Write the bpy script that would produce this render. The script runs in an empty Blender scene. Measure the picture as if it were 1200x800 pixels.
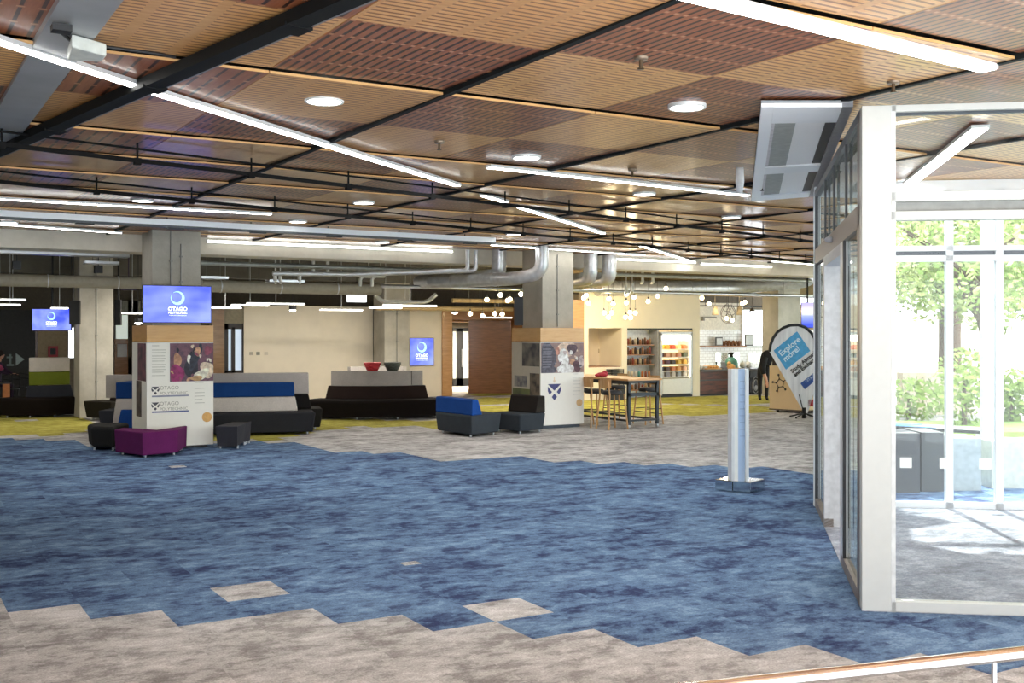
import bpy, math, random
from mathutils import Vector, Matrix
random.seed(7)
C = bpy.context.scene.collection
PI = math.pi
# ---------------------------------------------------------------- camera maths (1200x800 frame)
F = 1270.0; HY = 388.0; H = 2.0; A = math.atan(750 / F)
SA, CA = math.sin(A), math.cos(A)
def W(px, d):
    l = (px - 600) / F * d
    return (d * SA + l * CA, d * CA - l * SA)
def P(px, py, z=0.0):
    d = F * (H - z) / (py - HY)
    x, y = W(px, d); return Vector((x, y, z))
def Zd(py, d): return H + (HY - py) / F * d
def RY(px, Y):
    s = (px - 600) / F; d = Y / (CA - s * SA)
    return W(px, d)[0], d
def RYZ(px, py, Y):
    x, d = RY(px, Y); return Vector((x, Y, Zd(py, d)))
def RX(px, X):
    s = (px - 600) / F; d = X / (SA + s * CA)
    return W(px, d)[1], d
def V3(px, py, d):
    x, y = W(px, d); return Vector((x, y, Zd(py, d)))

# ---------------------------------------------------------------- materials
def lin(c):
    if isinstance(c, str):
        c = [int(c[i:i+2], 16) / 255 for i in (0, 2, 4)]
    return tuple((v / 12.92 if v <= .04045 else ((v + .055) / 1.055) ** 2.4) for v in c) + (1,)
MATS = {}
class NT:
    def __init__(s, name):
        s.m = bpy.data.materials.new(name); s.m.use_nodes = True
        s.t = s.m.node_tree; s.t.nodes.clear()
        s.out = s.n('ShaderNodeOutputMaterial')
    def n(s, typ, **kw):
        nd = s.t.nodes.new(typ)
        for k, v in kw.items(): setattr(nd, k, v)
        return nd
    def l(s, a, b): s.t.links.new(a, b)
    def math(s, op, a, b=None, c=None):
        nd = s.n('ShaderNodeMath', operation=op)
        for i, v in enumerate((a, b, c)):
            if v is None: continue
            if isinstance(v, (int, float)): nd.inputs[i].default_value = v
            else: s.l(v, nd.inputs[i])
        return nd.outputs[0]
    def mix(s, f, a, b, mode='MIX'):
        nd = s.n('ShaderNodeMix', data_type='RGBA', blend_type=mode)
        for i, v in ((0, f), (6, a), (7, b)):
            if isinstance(v, (int, float)): nd.inputs[i].default_value = v
            elif isinstance(v, tuple): nd.inputs[i].default_value = v
            else: s.l(v, nd.inputs[i])
        return nd.outputs[2]
    def noise(s, scale, detail=3, vec=None, rough=.5, dims='3D'):
        nd = s.n('ShaderNodeTexNoise', noise_dimensions=dims)
        nd.inputs['Scale'].default_value = scale; nd.inputs['Detail'].default_value = detail
        nd.inputs['Roughness'].default_value = rough
        if vec is not None: s.l(vec, nd.inputs['Vector'])
        return nd.outputs['Fac']
    def obj(s, scale=None):
        tc = s.n('ShaderNodeTexCoord')
        if scale is None: return tc.outputs['Object']
        mp = s.n('ShaderNodeMapping'); mp.inputs['Scale'].default_value = scale
        s.l(tc.outputs['Object'], mp.inputs['Vector']); return mp.outputs[0]
    def ramp(s, f, pts):
        nd = s.n('ShaderNodeValToRGB'); s.l(f, nd.inputs[0])
        el = nd.color_ramp.elements
        while len(el) < len(pts): el.new(.5)
        for e, (p, c) in zip(el, pts): e.position = p; e.color = c
        return nd.outputs[0]
    def bsdf(s, col, rough=.5, metal=0, spec=.5, coat=0, coatr=.1, emis=None, es=0, bump=None, bd=.02):
        b = s.n('ShaderNodeBsdfPrincipled')
        for k, v in (('Base Color', col), ('Roughness', rough), ('Metallic', metal), ('Specular IOR Level', spec), ('Coat Weight', coat), ('Coat Roughness', coatr)):
            if isinstance(v, (int, float, tuple)): b.inputs[k].default_value = v
            else: s.l(v, b.inputs[k])
        if emis is not None:
            if isinstance(emis, tuple): b.inputs['Emission Color'].default_value = emis
            else: s.l(emis, b.inputs['Emission Color'])
            b.inputs['Emission Strength'].default_value = es
        if bump is not None:
            bp = s.n('ShaderNodeBump'); bp.inputs['Distance'].default_value = bd; bp.inputs['Strength'].default_value = .6
            s.l(bump, bp.inputs['Height']); s.l(bp.outputs[0], b.inputs['Normal'])
        s.l(b.outputs[0], s.out.inputs[0]); return b
def M(col, rough=.55, metal=0, var=.12, ns=14, spec=.5, coat=0, es=0):
    key = (str(col), rough, metal, var, ns, spec, coat, es)
    if key in MATS: return MATS[key]
    t = NT('finish_' + str(len(MATS) + 1)); c = lin(col)
    if es > 0:
        t.bsdf(c, rough, metal, emis=c, es=es)
    elif var > 0:
        f = t.noise(ns, 4, t.obj())
        lo = tuple(v * (1 - var) for v in c[:3]) + (1,); hi = tuple(min(1, v * (1 + var)) for v in c[:3]) + (1,)
        t.bsdf(t.ramp(f, [(.3, lo), (.7, hi)]), rough, metal, spec, coat)
    else: t.bsdf(c, rough, metal, spec, coat)
    MATS[key] = t.m; return t.m
def wood(col, dark, rough=.4, axis=(1, 1, 8), sc=3, coat=.2):
    key = ('wood', col, dark, axis, sc)
    if key in MATS: return MATS[key]
    t = NT('wood_grain_' + str(len(MATS)))
    f = t.noise(sc, 6, t.obj(axis), .6)
    t.bsdf(t.ramp(f, [(.3, lin(dark)), (.65, lin(col))]), rough, coat=coat)
    MATS[key] = t.m; return t.m
def concrete(col='c6c1b4', dark='a8a396'):
    key = ('conc', col)
    if key in MATS: return MATS[key]
    t = NT('raw_concrete_' + str(len(MATS)))
    f = t.noise(1.6, 7, t.obj(), .65); g = t.noise(22, 4, t.obj())
    c = t.ramp(f, [(.3, lin(dark)), (.7, lin(col))])
    t.bsdf(c, .85, spec=.25, bump=g, bd=.004); MATS[key] = t.m; return t.m
def fabric(col, amt=.18):
    key = ('fab', col)
    if key in MATS: return MATS[key]
    t = NT('woven_fabric_' + str(len(MATS))); c = lin(col)
    f = t.noise(90, 3, t.obj())
    g = t.noise(5, 3, t.obj())
    lo = tuple(v * (1 - amt) for v in c[:3]) + (1,); hi = tuple(v * (1 + amt) for v in c[:3]) + (1,)
    t.bsdf(t.mix(.3, t.ramp(f, [(.3, lo), (.7, hi)]), t.ramp(g, [(.3, lo), (.7, hi)])), .92, spec=.15, bump=f, bd=.003)
    MATS[key] = t.m; return t.m
def carpet(name, base, pale, dark, amount=.5):
    t = NT(name)
    tc = t.n('ShaderNodeTexCoord').outputs['Object']
    # per tile identity (0.478 x 0.494 m tiles)
    sp = t.n('ShaderNodeSeparateXYZ'); t.l(tc, sp.inputs[0])
    ix = t.math('FLOOR', t.math('DIVIDE', t.math('SUBTRACT', sp.outputs[0], 1.31), .478))
    iy = t.math('FLOOR', t.math('DIVIDE', t.math('SUBTRACT', sp.outputs[1], 6.985), .494))
    cb = t.n('ShaderNodeCombineXYZ'); t.l(ix, cb.inputs[0]); t.l(iy, cb.inputs[1])
    wn = t.n('ShaderNodeTexWhiteNoise', noise_dimensions='3D'); t.l(cb.outputs[0], wn.inputs['Vector'])
    # cloudy blotches, slightly stretched, shifted from tile to tile
    mp = t.n('ShaderNodeMapping'); mp.inputs['Scale'].default_value = (1.0, 1.45, 1); mp.inputs['Rotation'].default_value = (0, 0, .12)
    t.l(tc, mp.inputs[0])
    off = t.n('ShaderNodeVectorMath', operation='SCALE'); t.l(wn.outputs['Color'], off.inputs[0]); off.inputs['Scale'].default_value = .12
    ad = t.n('ShaderNodeVectorMath', operation='ADD'); t.l(mp.outputs[0], ad.inputs[0]); t.l(off.outputs[0], ad.inputs[1])
    big = t.noise(4.6, 9, ad.outputs[0], .74)
    mid = t.noise(1.3, 7, ad.outputs[0], .66)
    fine = t.noise(70, 3, tc, .7)
    tilev = t.math('MULTIPLY', t.math('SUBTRACT', wn.outputs['Value'], .5), .045)
    bigf = t.math('ADD', t.math('ADD', t.math('MULTIPLY', big, .7), t.math('MULTIPLY', mid, .3)), tilev)
    col = t.ramp(bigf, [(.41, lin(dark)), (.475, tuple((a_ * .5 + b_ * .5) for a_, b_ in zip(lin(dark), lin(base)))), (.50, lin(base)), (.53, lin(base)), (.60, lin(pale))])
    col = t.mix(t.math('MULTIPLY', t.math('SUBTRACT', mid, .42), 1.0), col, lin(pale))
    lo = (0.72, .72, .72, 1); hi = (1.28, 1.28, 1.28, 1)
    col = t.mix(1.0, col, t.ramp(fine, [(.3, lo), (.7, hi)]), 'MULTIPLY')
    t.bsdf(col, .95, spec=.1, bump=fine, bd=.006)
    return t.m
def ceiling_light():
    t = NT('ribbed_pale_timber'); tc = t.obj()
    sp = t.n('ShaderNodeSeparateXYZ'); t.l(tc, sp.inputs[0])
    fy = t.math('FRACT', t.math('DIVIDE', sp.outputs[1], .062))
    slot = t.math('LESS_THAN', fy, .36)
    fx = t.math('FRACT', t.math('DIVIDE', t.math('SUBTRACT', sp.outputs[0], .95), .326))
    band = t.math('LESS_THAN', t.math('ABSOLUTE', t.math('SUBTRACT', fx, .5)), .40)
    msk = t.math('MULTIPLY', slot, band)
    g = t.noise(3, 6, t.obj((1.2, 14, 1)), .6)
    cell = t.n('ShaderNodeCombineXYZ')
    t.l(t.math('FLOOR', t.math('DIVIDE', t.math('SUBTRACT', sp.outputs[0], .95), 1.305)), cell.inputs[0])
    t.l(t.math('FLOOR', t.math('DIVIDE', t.math('SUBTRACT', sp.outputs[1], 6.95), 1.365)), cell.inputs[1])
    wn = t.n('ShaderNodeTexWhiteNoise', noise_dimensions='3D'); t.l(cell.outputs[0], wn.inputs['Vector'])
    base = t.ramp(g, [(.3, lin('d09a5a')), (.7, lin('eabb7c'))])
    base = t.mix(t.math('MULTIPLY', wn.outputs['Value'], .3), base, lin('c48250'))
    plain = t.mix(.30, base, lin('9c6a48'))
    base = t.mix(band, plain, base)
    col = t.mix(msk, base, lin('8f5f38'))
    t.bsdf(col, .42, coat=.30, coatr=.14, bump=t.math('MULTIPLY', msk, -1.0), bd=.004)
    return t.m
def ceiling_dark(pitch, frac, name):
    t = NT(name); tc = t.obj()
    sp = t.n('ShaderNodeSeparateXYZ'); t.l(tc, sp.inputs[0])
    fx = t.math('FRACT', t.math('DIVIDE', t.math('SUBTRACT', sp.outputs[0], .95), pitch))
    s1 = t.math('LESS_THAN', t.math('ABSOLUTE', t.math('SUBTRACT', fx, .5)), frac)
    fy = t.math('FRACT', t.math('DIVIDE', t.math('SUBTRACT', sp.outputs[1], 6.95), .341))
    s2 = t.math('LESS_THAN', t.math('ABSOLUTE', t.math('SUBTRACT', fy, .5)), .43)
    msk = t.math('MULTIPLY', s1, s2)
    dot = t.math('MULTIPLY', t.math('LESS_THAN', t.math('ABSOLUTE', t.math('SUBTRACT', fx, .5)), .2),
                 t.math('GREATER_THAN', t.math('ABSOLUTE', t.math('SUBTRACT', fy, .5)), .465))
    g = t.noise(3, 6, t.obj((14, 1.2, 1)), .6)
    base = t.ramp(g, [(.3, lin('84482a')), (.7, lin('a0603a'))])
    col = t.mix(msk, base, lin('331a0e'))
    col = t.mix(dot, col, lin('b98a68'))
    t.bsdf(col, .42, coat=.25, coatr=.14, bump=t.math('MULTIPLY', msk, -1.0), bd=.004)
    return t.m
def glassmat(tint=(1, 1, 1, 1), boost=1.0, name='clear_glazing', rough=0.0):
    t = NT(name)
    tr = t.n('ShaderNodeBsdfTransparent'); tr.inputs[0].default_value = tint
    gl = t.n('ShaderNodeBsdfGlossy'); gl.inputs['Roughness'].default_value = rough
    gl.inputs['Color'].default_value = (.95, .97, .97, 1)
    fr = t.n('ShaderNodeFresnel'); fr.inputs['IOR'].default_value = 1.5
    f = t.math('MINIMUM', t.math('MULTIPLY', fr.outputs[0], boost), .95)
    mx = t.n('ShaderNodeMixShader'); t.l(f, mx.inputs[0]); t.l(tr.outputs[0], mx.inputs[1]); t.l(gl.outputs[0], mx.inputs[2])
    t.l(mx.outputs[0], t.out.inputs[0]); return t.m

BLUE = carpet('blue_carpet', '5a7494', '7c97b5', '2f3a5e')
BEIGE = carpet('greige_carpet', 'b0aeac', 'cccac8', '858280')
LIME = carpet('lime_carpet', 'aaa34c', 'beb668', '8a823a')
GREYC = carpet('entry_matting', '9aa0ac', 'b8bec8', '80868f')
CL = ceiling_light(); CD = ceiling_dark(.0652, .17, 'slotted_red_timber'); CDW = ceiling_dark(.1087, .10, 'wide_slotted_red_timber')
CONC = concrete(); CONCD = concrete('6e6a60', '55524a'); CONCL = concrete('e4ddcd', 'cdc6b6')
STEEL = M('c9ccd0', .28, .9, .06); ALU = M('dfe2e2', .4, .15, .03); WHITE = M('eeeeea', .5, 0, .03)
PFRAME = M('c2c5c0', .45, 0, .02); BRONZE = M('6e625a', .4, .3, .05)
BLACK = M('17181a', .5, 0, .1); BLACKG = M('101012', .25, 0, 0); DGREY = M('3a3c40', .6); GREYM = M('7c8084', .45, .4, .08)
GALV = M('d2d4d6', .34, .6, .12, 9); LIGHTM = M('fffdf8', .5, es=14); LIGHTD = M('fff4e4', .5, es=14)
OAK = wood('d9ac70', 'c29255'); OAKD = wood('a5713f', '8a5a2f'); CREAM = M('efe3cc', .8, 0, .03, 3); CREAMY = M('f6ead0', .8, 0, .02, 3)
GLASS = glassmat((.97, .985, .98, 1), 1.0)
PLY = wood('cfa26c', 'b98b55', axis=(6, 6, 1))

# ---------------------------------------------------------------- mesh builder
class MB:
    def __init__(s): s.v = []; s.f = []; s.m = []; s.sm = []
    def add(s, vs, fs, m=0, smooth=False):
        o = len(s.v); s.v += [Vector(v) for v in vs]
        for f in fs: s.f.append([i + o for i in f]); s.m.append(m); s.sm.append(smooth)
        return s
    def hexa(s, p, m=0):      # p: 4 bottom (ccw), 4 top
        return s.add(p, [(3, 2, 1, 0), (4, 5, 6, 7), (0, 1, 5, 4), (1, 2, 6, 5), (2, 3, 7, 6), (3, 0, 4, 7)], m)
    def box(s, x0, x1, y0, y1, z0, z1, m=0):
        x0, x1 = sorted((x0, x1)); y0, y1 = sorted((y0, y1)); z0, z1 = sorted((z0, z1))
        return s.hexa([(x0, y0, z0), (x1, y0, z0), (x1, y1, z0), (x0, y1, z0), (x0, y0, z1), (x1, y0, z1), (x1, y1, z1), (x0, y1, z1)], m)
    def obox(s, o, a, b, c, m=0):
        o = Vector(o); a = Vector(a); b = Vector(b); c = Vector(c)
        if a.cross(b).dot(c) < 0: o = o + a; a = -a
        return s.hexa([o, o + a, o + a + b, o + b, o + c, o + a + c, o + a + b + c, o + b + c], m)
    def prism(s, poly, off, m=0):
        poly = [Vector(p) for p in poly]; off = Vector(off); n = len(poly)
        nrm = Vector((0, 0, 0))
        for i in range(n): nrm += (poly[i] - poly[0]).cross(poly[(i + 1) % n] - poly[0])
        if nrm.dot(off) < 0: poly.reverse()
        vs = poly + [p + off for p in poly]
        fs = [tuple(range(n - 1, -1, -1)), tuple(range(n, 2 * n))] + [(i, (i + 1) % n, n + (i + 1) % n, n + i) for i in range(n)]
        return s.add(vs, fs, m)
    def cyl(s, p0, p1, r0, r1=None, n=16, m=0, smooth=True):
        r1 = r0 if r1 is None else r1
        p0 = Vector(p0); p1 = Vector(p1); d = (p1 - p0).normalized()
        u = d.orthogonal().normalized(); w = d.cross(u)
        ring = lambda p, r: [p + (u * math.cos(2 * PI * i / n) + w * math.sin(2 * PI * i / n)) * r for i in range(n)]
        s.add(ring(p0, r0) + ring(p1, r1), [(i, (i + 1) % n, n + (i + 1) % n, n + i) for i in range(n)], m, smooth)
        s.add(ring(p0, r0), [tuple(range(n - 1, -1, -1))], m); s.add(ring(p1, r1), [tuple(range(n))], m)
        return s
    def tube(s, pts, r, n=12, m=0):
        pts = [Vector(p) for p in pts]; rings = []; u = None
        for i, p in enumerate(pts):
            a = pts[max(0, i - 1)]; b = pts[min(len(pts) - 1, i + 1)]; d = (b - a).normalized()
            u = d.orthogonal().normalized() if u is None else (u - d * u.dot(d)).normalized()
            w = d.cross(u); rr = r[i] if isinstance(r, (list, tuple)) else r
            rings.append([p + (u * math.cos(2 * PI * k / n) + w * math.sin(2 * PI * k / n)) * rr for k in range(n)])
        vs = [v for rg in rings for v in rg]; fs = []
        for i in range(len(pts) - 1):
            for k in range(n): fs.append((i * n + k, i * n + (k + 1) % n, (i + 1) * n + (k + 1) % n, (i + 1) * n + k))
        s.add(vs, fs, m, True)
        s.add(rings[0], [tuple(range(n - 1, -1, -1))], m); s.add(rings[-1], [tuple(range(n))], m)
        return s
    def sph(s, c, r, nu=16, nv=10, sc=(1, 1, 1), m=0, rot=None):
        c = Vector(c); vs = []; fs = []
        for j in range(nv + 1):
            th = PI * j / nv
            for i in range(nu):
                ph = 2 * PI * i / nu
                v = Vector((math.sin(th) * math.cos(ph) * r * sc[0], math.sin(th) * math.sin(ph) * r * sc[1], math.cos(th) * r * sc[2]))
                if rot: v = rot @ v
                vs.append(c + v)
        for j in range(nv):
            for i in range(nu): fs.append((j * nu + i, (j + 1) * nu + i, (j + 1) * nu + (i + 1) % nu, j * nu + (i + 1) % nu))
        return s.add(vs, fs, m, True)
    def lathe(s, c, prof, n=24, m=0):   # prof [(r,z)]
        c = Vector(c); vs = []; fs = []
        for r, z in prof:
            for i in range(n): vs.append(c + Vector((r * math.cos(2 * PI * i / n), r * math.sin(2 * PI * i / n), z)))
        for j in range(len(prof) - 1):
            for i in range(n): fs.append((j * n + i, j * n + (i + 1) % n, (j + 1) * n + (i + 1) % n, (j + 1) * n + i))
        return s.add(vs, fs, m, True)
    def arc(s, c, prof, a0, a1, n=24, m=0):  # closed profile [(r,z)] swept about vertical axis through c
        c = Vector((c[0], c[1], 0)); k = len(prof); vs = []; fs = []
        for j in range(n + 1):
            a = a0 + (a1 - a0) * j / n
            for r, z in prof: vs.append(c + Vector((r * math.cos(a), r * math.sin(a), z)))
        for j in range(n):
            for i in range(k): fs.append((j * k + i, j * k + (i + 1) % k, (j + 1) * k + (i + 1) % k, (j + 1) * k + i))
        fs.append(tuple(range(k - 1, -1, -1))); fs.append(tuple(n * k + i for i in range(k)))
        return s.add(vs, fs, m, False)
    def quad(s, a, b, c, d, m=0): return s.add([a, b, c, d], [(0, 1, 2, 3)], m)

def empty(name, label, cat, loc, rz=0, group=None):
    o = bpy.data.objects.new(name, None); C.objects.link(o)
    o.location = loc; o.rotation_euler = (0, 0, rz); o.empty_display_size = .1
    o['label'] = label; o['category'] = cat
    if group: o['group'] = group
    return o
WM = {}
def world_of(o):
    m = Matrix.LocRotScale(o.location, o.rotation_euler, None)
    return world_of(o.parent) @ m if o.parent else m
def build(name, mb, mats, parent=None, bevel=0, seg=2, local=False, loc=None, label=None, fix=True):
    """link mb as ONE mesh; coordinates are world ones unless local"""
    if not isinstance(mats, (list, tuple)): mats = [mats]
    me = bpy.data.meshes.new(name)
    o = bpy.data.objects.new(name, me); C.objects.link(o)
    if parent: o.parent = parent
    if loc is not None and not parent: o.location = loc
    inv = Matrix.Identity(4) if local else (world_of(parent).inverted() if parent else Matrix.Translation(o.location).inverted())
    me.from_pydata([inv @ v for v in mb.v], [], mb.f)
    for m in mats: me.materials.append(m)
    me.polygons.foreach_set('material_index', mb.m)
    me.polygons.foreach_set('use_smooth', mb.sm); me.update()
    if bevel > 0:
        md = o.modifiers.new('bevel', 'BEVEL'); md.width = bevel; md.segments = seg; md.limit_method = 'ANGLE'; md.angle_limit = .6
    if label: o['label'] = label
    return o
def tag(o, label, cat, group=None, kind=None):
    o['label'] = label; o['category'] = cat
    if group: o['group'] = group
    if kind: o['kind'] = kind
    return o
def one(name, mb, mats, label, cat, group=None, bevel=0, loc=None):
    if loc is None:
        n = len(mb.v); loc = Vector((sum(v.x for v in mb.v) / n, sum(v.y for v in mb.v) / n, min(v.z for v in mb.v)))
    return tag(build(name, mb, mats, bevel=bevel, loc=loc), label, cat, group)
def struct(name, mb, mats, parent=None, bevel=0, label=None):
    o = build(name, mb, mats, parent, bevel=bevel)
    if not parent: o['kind'] = 'structure'
    if label: o['label'] = label
    return o
def sroot(name, loc=(0, 0, 0)):
    o = bpy.data.objects.new(name, None); C.objects.link(o); o.location = loc; o['kind'] = 'structure'; return o
def text(name, s, size, org, xd, up, mat, parent, align='LEFT', ext=.001, bold=0):
    cu = bpy.data.curves.new(name, 'FONT'); cu.body = s; cu.size = size; cu.align_x = align; cu.extrude = ext; cu.offset = bold
    cu.resolution_u = 3
    tmp = bpy.data.objects.new('tmp_text', cu); C.objects.link(tmp)
    dg = bpy.context.evaluated_depsgraph_get()
    me = bpy.data.meshes.new_from_object(tmp.evaluated_get(dg)); bpy.data.objects.remove(tmp)
    xd = Vector(xd).normalized(); up = Vector(up).normalized(); nz = xd.cross(up)
    R = Matrix((xd, up, nz)).transposed().to_4x4(); T = Matrix.Translation(org) @ R
    me.transform(world_of(parent).inverted() @ T)
    me.materials.clear(); me.materials.append(mat)
    for p in me.polygons: p.material_index = 0
    o = bpy.data.objects.new(name, me); C.objects.link(o); o.parent = parent
    return o

# ================================================================= SETTING
TX, TY, X0, Y0 = .478, .494, 1.31, 6.985
near = []                                    # near edge of the blue field (stepped)
def near_edge(x):
    k = math.floor((x - 1.79) / TX + 1e-6)
    if x < .832: return 8.97 + .494 * math.floor((.832 - x) / TX / 1.0) * .5
    if x < 1.31: return 8.467
    if x < 1.788: return 7.973
    if x < 2.744: return 7.479
    return 6.985 - .494 * math.floor((x - 2.744) / TX)
far_px = [(-400, 509), (0, 513), (70, 515), (100, 521), (150, 524), (235, 519), (335, 518), (375, 528), (420, 529), (490, 534), (515, 538), (590, 535), (650, 541), (740, 541), (800, 545), (860, 546), (960, 554), (1100, 570)]
def far_blue(pt):
    # far edge of the blue field, as a polyline over the ground
    x, y = pt
    for (a, b) in zip(FARW[:-1], FARW[1:]):
        if a.x <= x <= b.x: 
            return y < a.y + (b.y - a.y) * (x - a.x) / (b.x - a.x)
    return x < FARW[0].x or (x > FARW[-1].x and y < FARW[-1].y)
FARW = [P(px, py) for px, py in far_px]
FARW = sorted(FARW, key=lambda v: v.x)
def inpoly(x, y, poly):
    c = False; n = len(poly)
    for i in range(n):
        a = poly[i]; b = poly[i - 1]
        if (a.y > y) != (b.y > y) and x < (b.x - a.x) * (y - a.y) / (b.y - a.y) + a.x: c = not c
    return c
lime_px = [[(-60, 487), (92, 487), (98, 489), (96, 493), (-60, 491)], [(-60, 495), (60, 492), (88, 492), (112, 502), (60, 510), (-60, 512)],
           [(-80, 470), (20, 470), (20, 488), (-80, 488)],
           [(235, 500), (370, 500), (380, 503), (345, 512), (300, 516), (235, 516)], [(360, 491), (520, 493), (520, 500), (420, 500), (360, 507)],
           [(500, 498), (528, 496), (528, 502), (505, 504)],
           [(545, 455), (620, 455), (640, 462), (560, 464)], [(545, 467), (1000, 467), (1000, 470), (560, 474)], [(545, 476), (690, 472), (905, 476), (905, 482), (800, 487), (560, 489)],
           [(560, 465.5), (1000, 463), (1000, 470), (860, 474), (560, 471)]]
LIMEW = [[P(*q) for q in poly] for poly in lime_px]
singles = {(2.03 + .48, 8.23): 0, (3.94, 6.74): 0}
mb = MB(); i0, i1, j0, j1 = -18, 66, -12, 78
O_ = P(1010, 716); e1 = (P(955, 593) - O_); LW = e1.length; e1.normalize()
f2 = (P(1200, 721) - P(1044, 716)).normalized()
Bk = P(955, 593)
vest = [O_, O_ + f2 * 7, Bk + f2 * 7, Bk]
n2_ = Vector((-f2.y, f2.x, 0)); n2_ = n2_ if n2_.dot(e1) > 0 else -n2_
grid_v = {}
def gv(i, j):
    if (i, j) not in grid_v:
        grid_v[(i, j)] = len(mb.v); mb.v.append(Vector((X0 + i * TX, Y0 + j * TY, 0)))
    return grid_v[(i, j)]
beige_one = {(2, 2), (5, -1)}     # single pale tiles in the blue field
small_beige = [P(208, 546), P(481, 660)]
for i in range(i0, i1):
    for j in range(j0, j1):
        cx = X0 + (i + .5) * TX; cy = Y0 + (j + .5) * TY
        if cx + cy * .2 < -14 or cy < -3: continue
        m = 1
        if cy > near_edge(cx) and far_blue((cx, cy)): m = 0
        if m == 1:
            for q in LIMEW:
                if inpoly(cx, cy, q): m = 2; break
        if (i, j) in beige_one: m = 1
        if inpoly(cx, cy, [q_ - e1 * 1.2 - f2 * 1.2 if 0 else q_ for q_ in vest]) or (m == 1 and (Vector((cx, cy, 0)) - O_).dot(n2_) > -.6 and (Vector((cx, cy, 0)) - O_).dot(Vector((e1.y, -e1.x, 0))) > -.6 and (Vector((cx, cy, 0)) - O_).dot(e1) < LW + .4): m = 0
        mb.f.append([gv(i, j), gv(i + 1, j), gv(i + 1, j + 1), gv(i, j + 1)]); mb.m.append(m); mb.sm.append(False)
mb.prism([q_ + Vector((0, 0, .001)) for q_ in vest], (0, 0, .005), 3)
# slab under the tiles
mb.box(X0 + i0 * TX, X0 + i1 * TX, Y0 + j0 * TY, Y0 + j1 * TY, -.3, -.004, 4)
floor = struct('floor', mb, [BLUE, BEIGE, LIME, GREYC, CONC])
fb = MB()
for q, wx, wy in ((P(481, 660), .15, .11), (P(208, 546.5), .22, .2)):
    fb.box(q.x - wx / 2, q.x + wx / 2, q.y - wy / 2, q.y + wy / 2, 0, .004)
    one('floor_box_lid', fb, BEIGE, 'small pale square floor lid set in the blue carpet, ' + ('nearer one with beige tiles around' if wy < .15 else 'farther one near the purple bench'), 'floor lid')
    fb = MB()

n2 = Vector((-f2.y, f2.x, 0))
if n2.dot(e1) < 0: n2 = -n2
E0 = Bk + f2 * .1; E1 = Vector((*W(985, 40), 0)); ed = (E1 - E0).normalized(); en = Vector((ed.y, -ed.x, 0)); EL = (E1 - E0).length
def inside(x, y, m=.1):
    p = Vector((x, y, 0)); return (p - E0).dot(en) < m or (p - Bk).dot(n2) < m
def fx(y): return (E0 + ed * ((y - E0.y) / ed.y)).x
def spans(x, y0, y1, st=.1):
    out = []; cur = None; y = y0
    while y <= y1:
        if inside(x, y):
            cur = [y, y] if cur is None else [cur[0], y]
        elif cur: out.append(cur); cur = None
        y += st
    if cur: out.append(cur)
    return [s for s in out if s[1] - s[0] > .3]
# ceiling: checkerboard of ribbed pale and slotted red timber panels
CX, CY, CX0, CY0, CZ = 1.305, 1.365, .95, 6.95, 3.70
YE = 20.1
mb = MB()
def zc(y):
    j = (y - CY0) / CY
    per = 2 if j < 2 - 1e-6 else 1
    k = math.floor(j / per + 1e-6) if per == 2 else math.floor(j - 1e-6 + 2e-6)
    fr = (j - k * per) / per
    return CZ + .028 * fr
for i in range(-7, 26):
    for j in range(-9, 10):
        xa = CX0 + i * CX; xb = xa + CX; ya = CY0 + j * CY; yb = min(ya + CY, YE)
        if ya >= YE or not inside((xa + xb) / 2, (ya + yb) / 2, .3) or ya < -3: continue
        if xa % 2.61 and False: pass
        per = 2 if j < 2 else 1
        f0 = ((j % 2) / 2 if per == 2 else 0); f1 = f0 + (.5 if per == 2 else 1)
        za = CZ + .028 * f0; zb = CZ + .028 * f1
        g0 = .012 if f0 == 0 and j < 2 else .0; g1 = (.026 if j < 2 else .0) if f1 >= .99 else .0
        gx0 = .004; gx1 = .004
        odd = (i + j) % 2
        m = 1 if odd else (2 if i > 0 else 3)
        a = Vector((xa + gx0, ya + g0, za)); b = Vector((xb - gx1, ya + g0, za)); c = Vector((xb - gx1, yb - g1, zb)); d = Vector((xa + gx0, yb - g1, zb))
        t = Vector((0, 0, .018))
        mb.add([a, b, c, d, a + t, b + t, c + t, d + t], [(3, 2, 1, 0)], m)
        mb.add([a, b, b + t, a + t], [(0, 1, 2, 3)], 4); mb.add([b, c, c + t, b + t], [(0, 1, 2, 3)], 4)
        mb.add([c, d, d + t, c + t], [(0, 1, 2, 3)], 4); mb.add([d, a, a + t, d + t], [(0, 1, 2, 3)], 4)
yq = -3; bx_ = Bk + f2 * ((yq - Bk.y) / f2.y)
mb.prism([(-9, yq, 3.8), (bx_.x, yq, 3.8), (Bk.x, Bk.y, 3.8), (fx(YE), YE, 3.8), (-9, YE, 3.8)], (0, 0, .8), 0)
struct('ceiling', mb, [M('1b1a18', .9), CL, CD, CDW, wood('dcae72', 'cc9c60')])

# dark recessed channels between panel fields
k = 1
for xi in range(-2, 9):
    x = CX0 + 2 * xi * CX
    if abs(x - CX0) < .01: continue
    mb = MB()
    for s_ in spans(x, -3, YE): mb.box(x - .025, x + .025, s_[0], s_[1], 3.692, 3.80)
    if not mb.v: continue
    struct('trim_%d' % k, mb, M('1b1f20', .7, 0, .05, spec=.2)); k += 1
mb = MB()
mb.box(CX0 - .13, CX0 + .15, -3, 10.6, 3.68, 3.80)
struct('trim_%d' % k, mb, M('a4a7a9', .4, .4, .1, 3), label='wide grey steel strip between the ceiling panels'); k += 1

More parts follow.
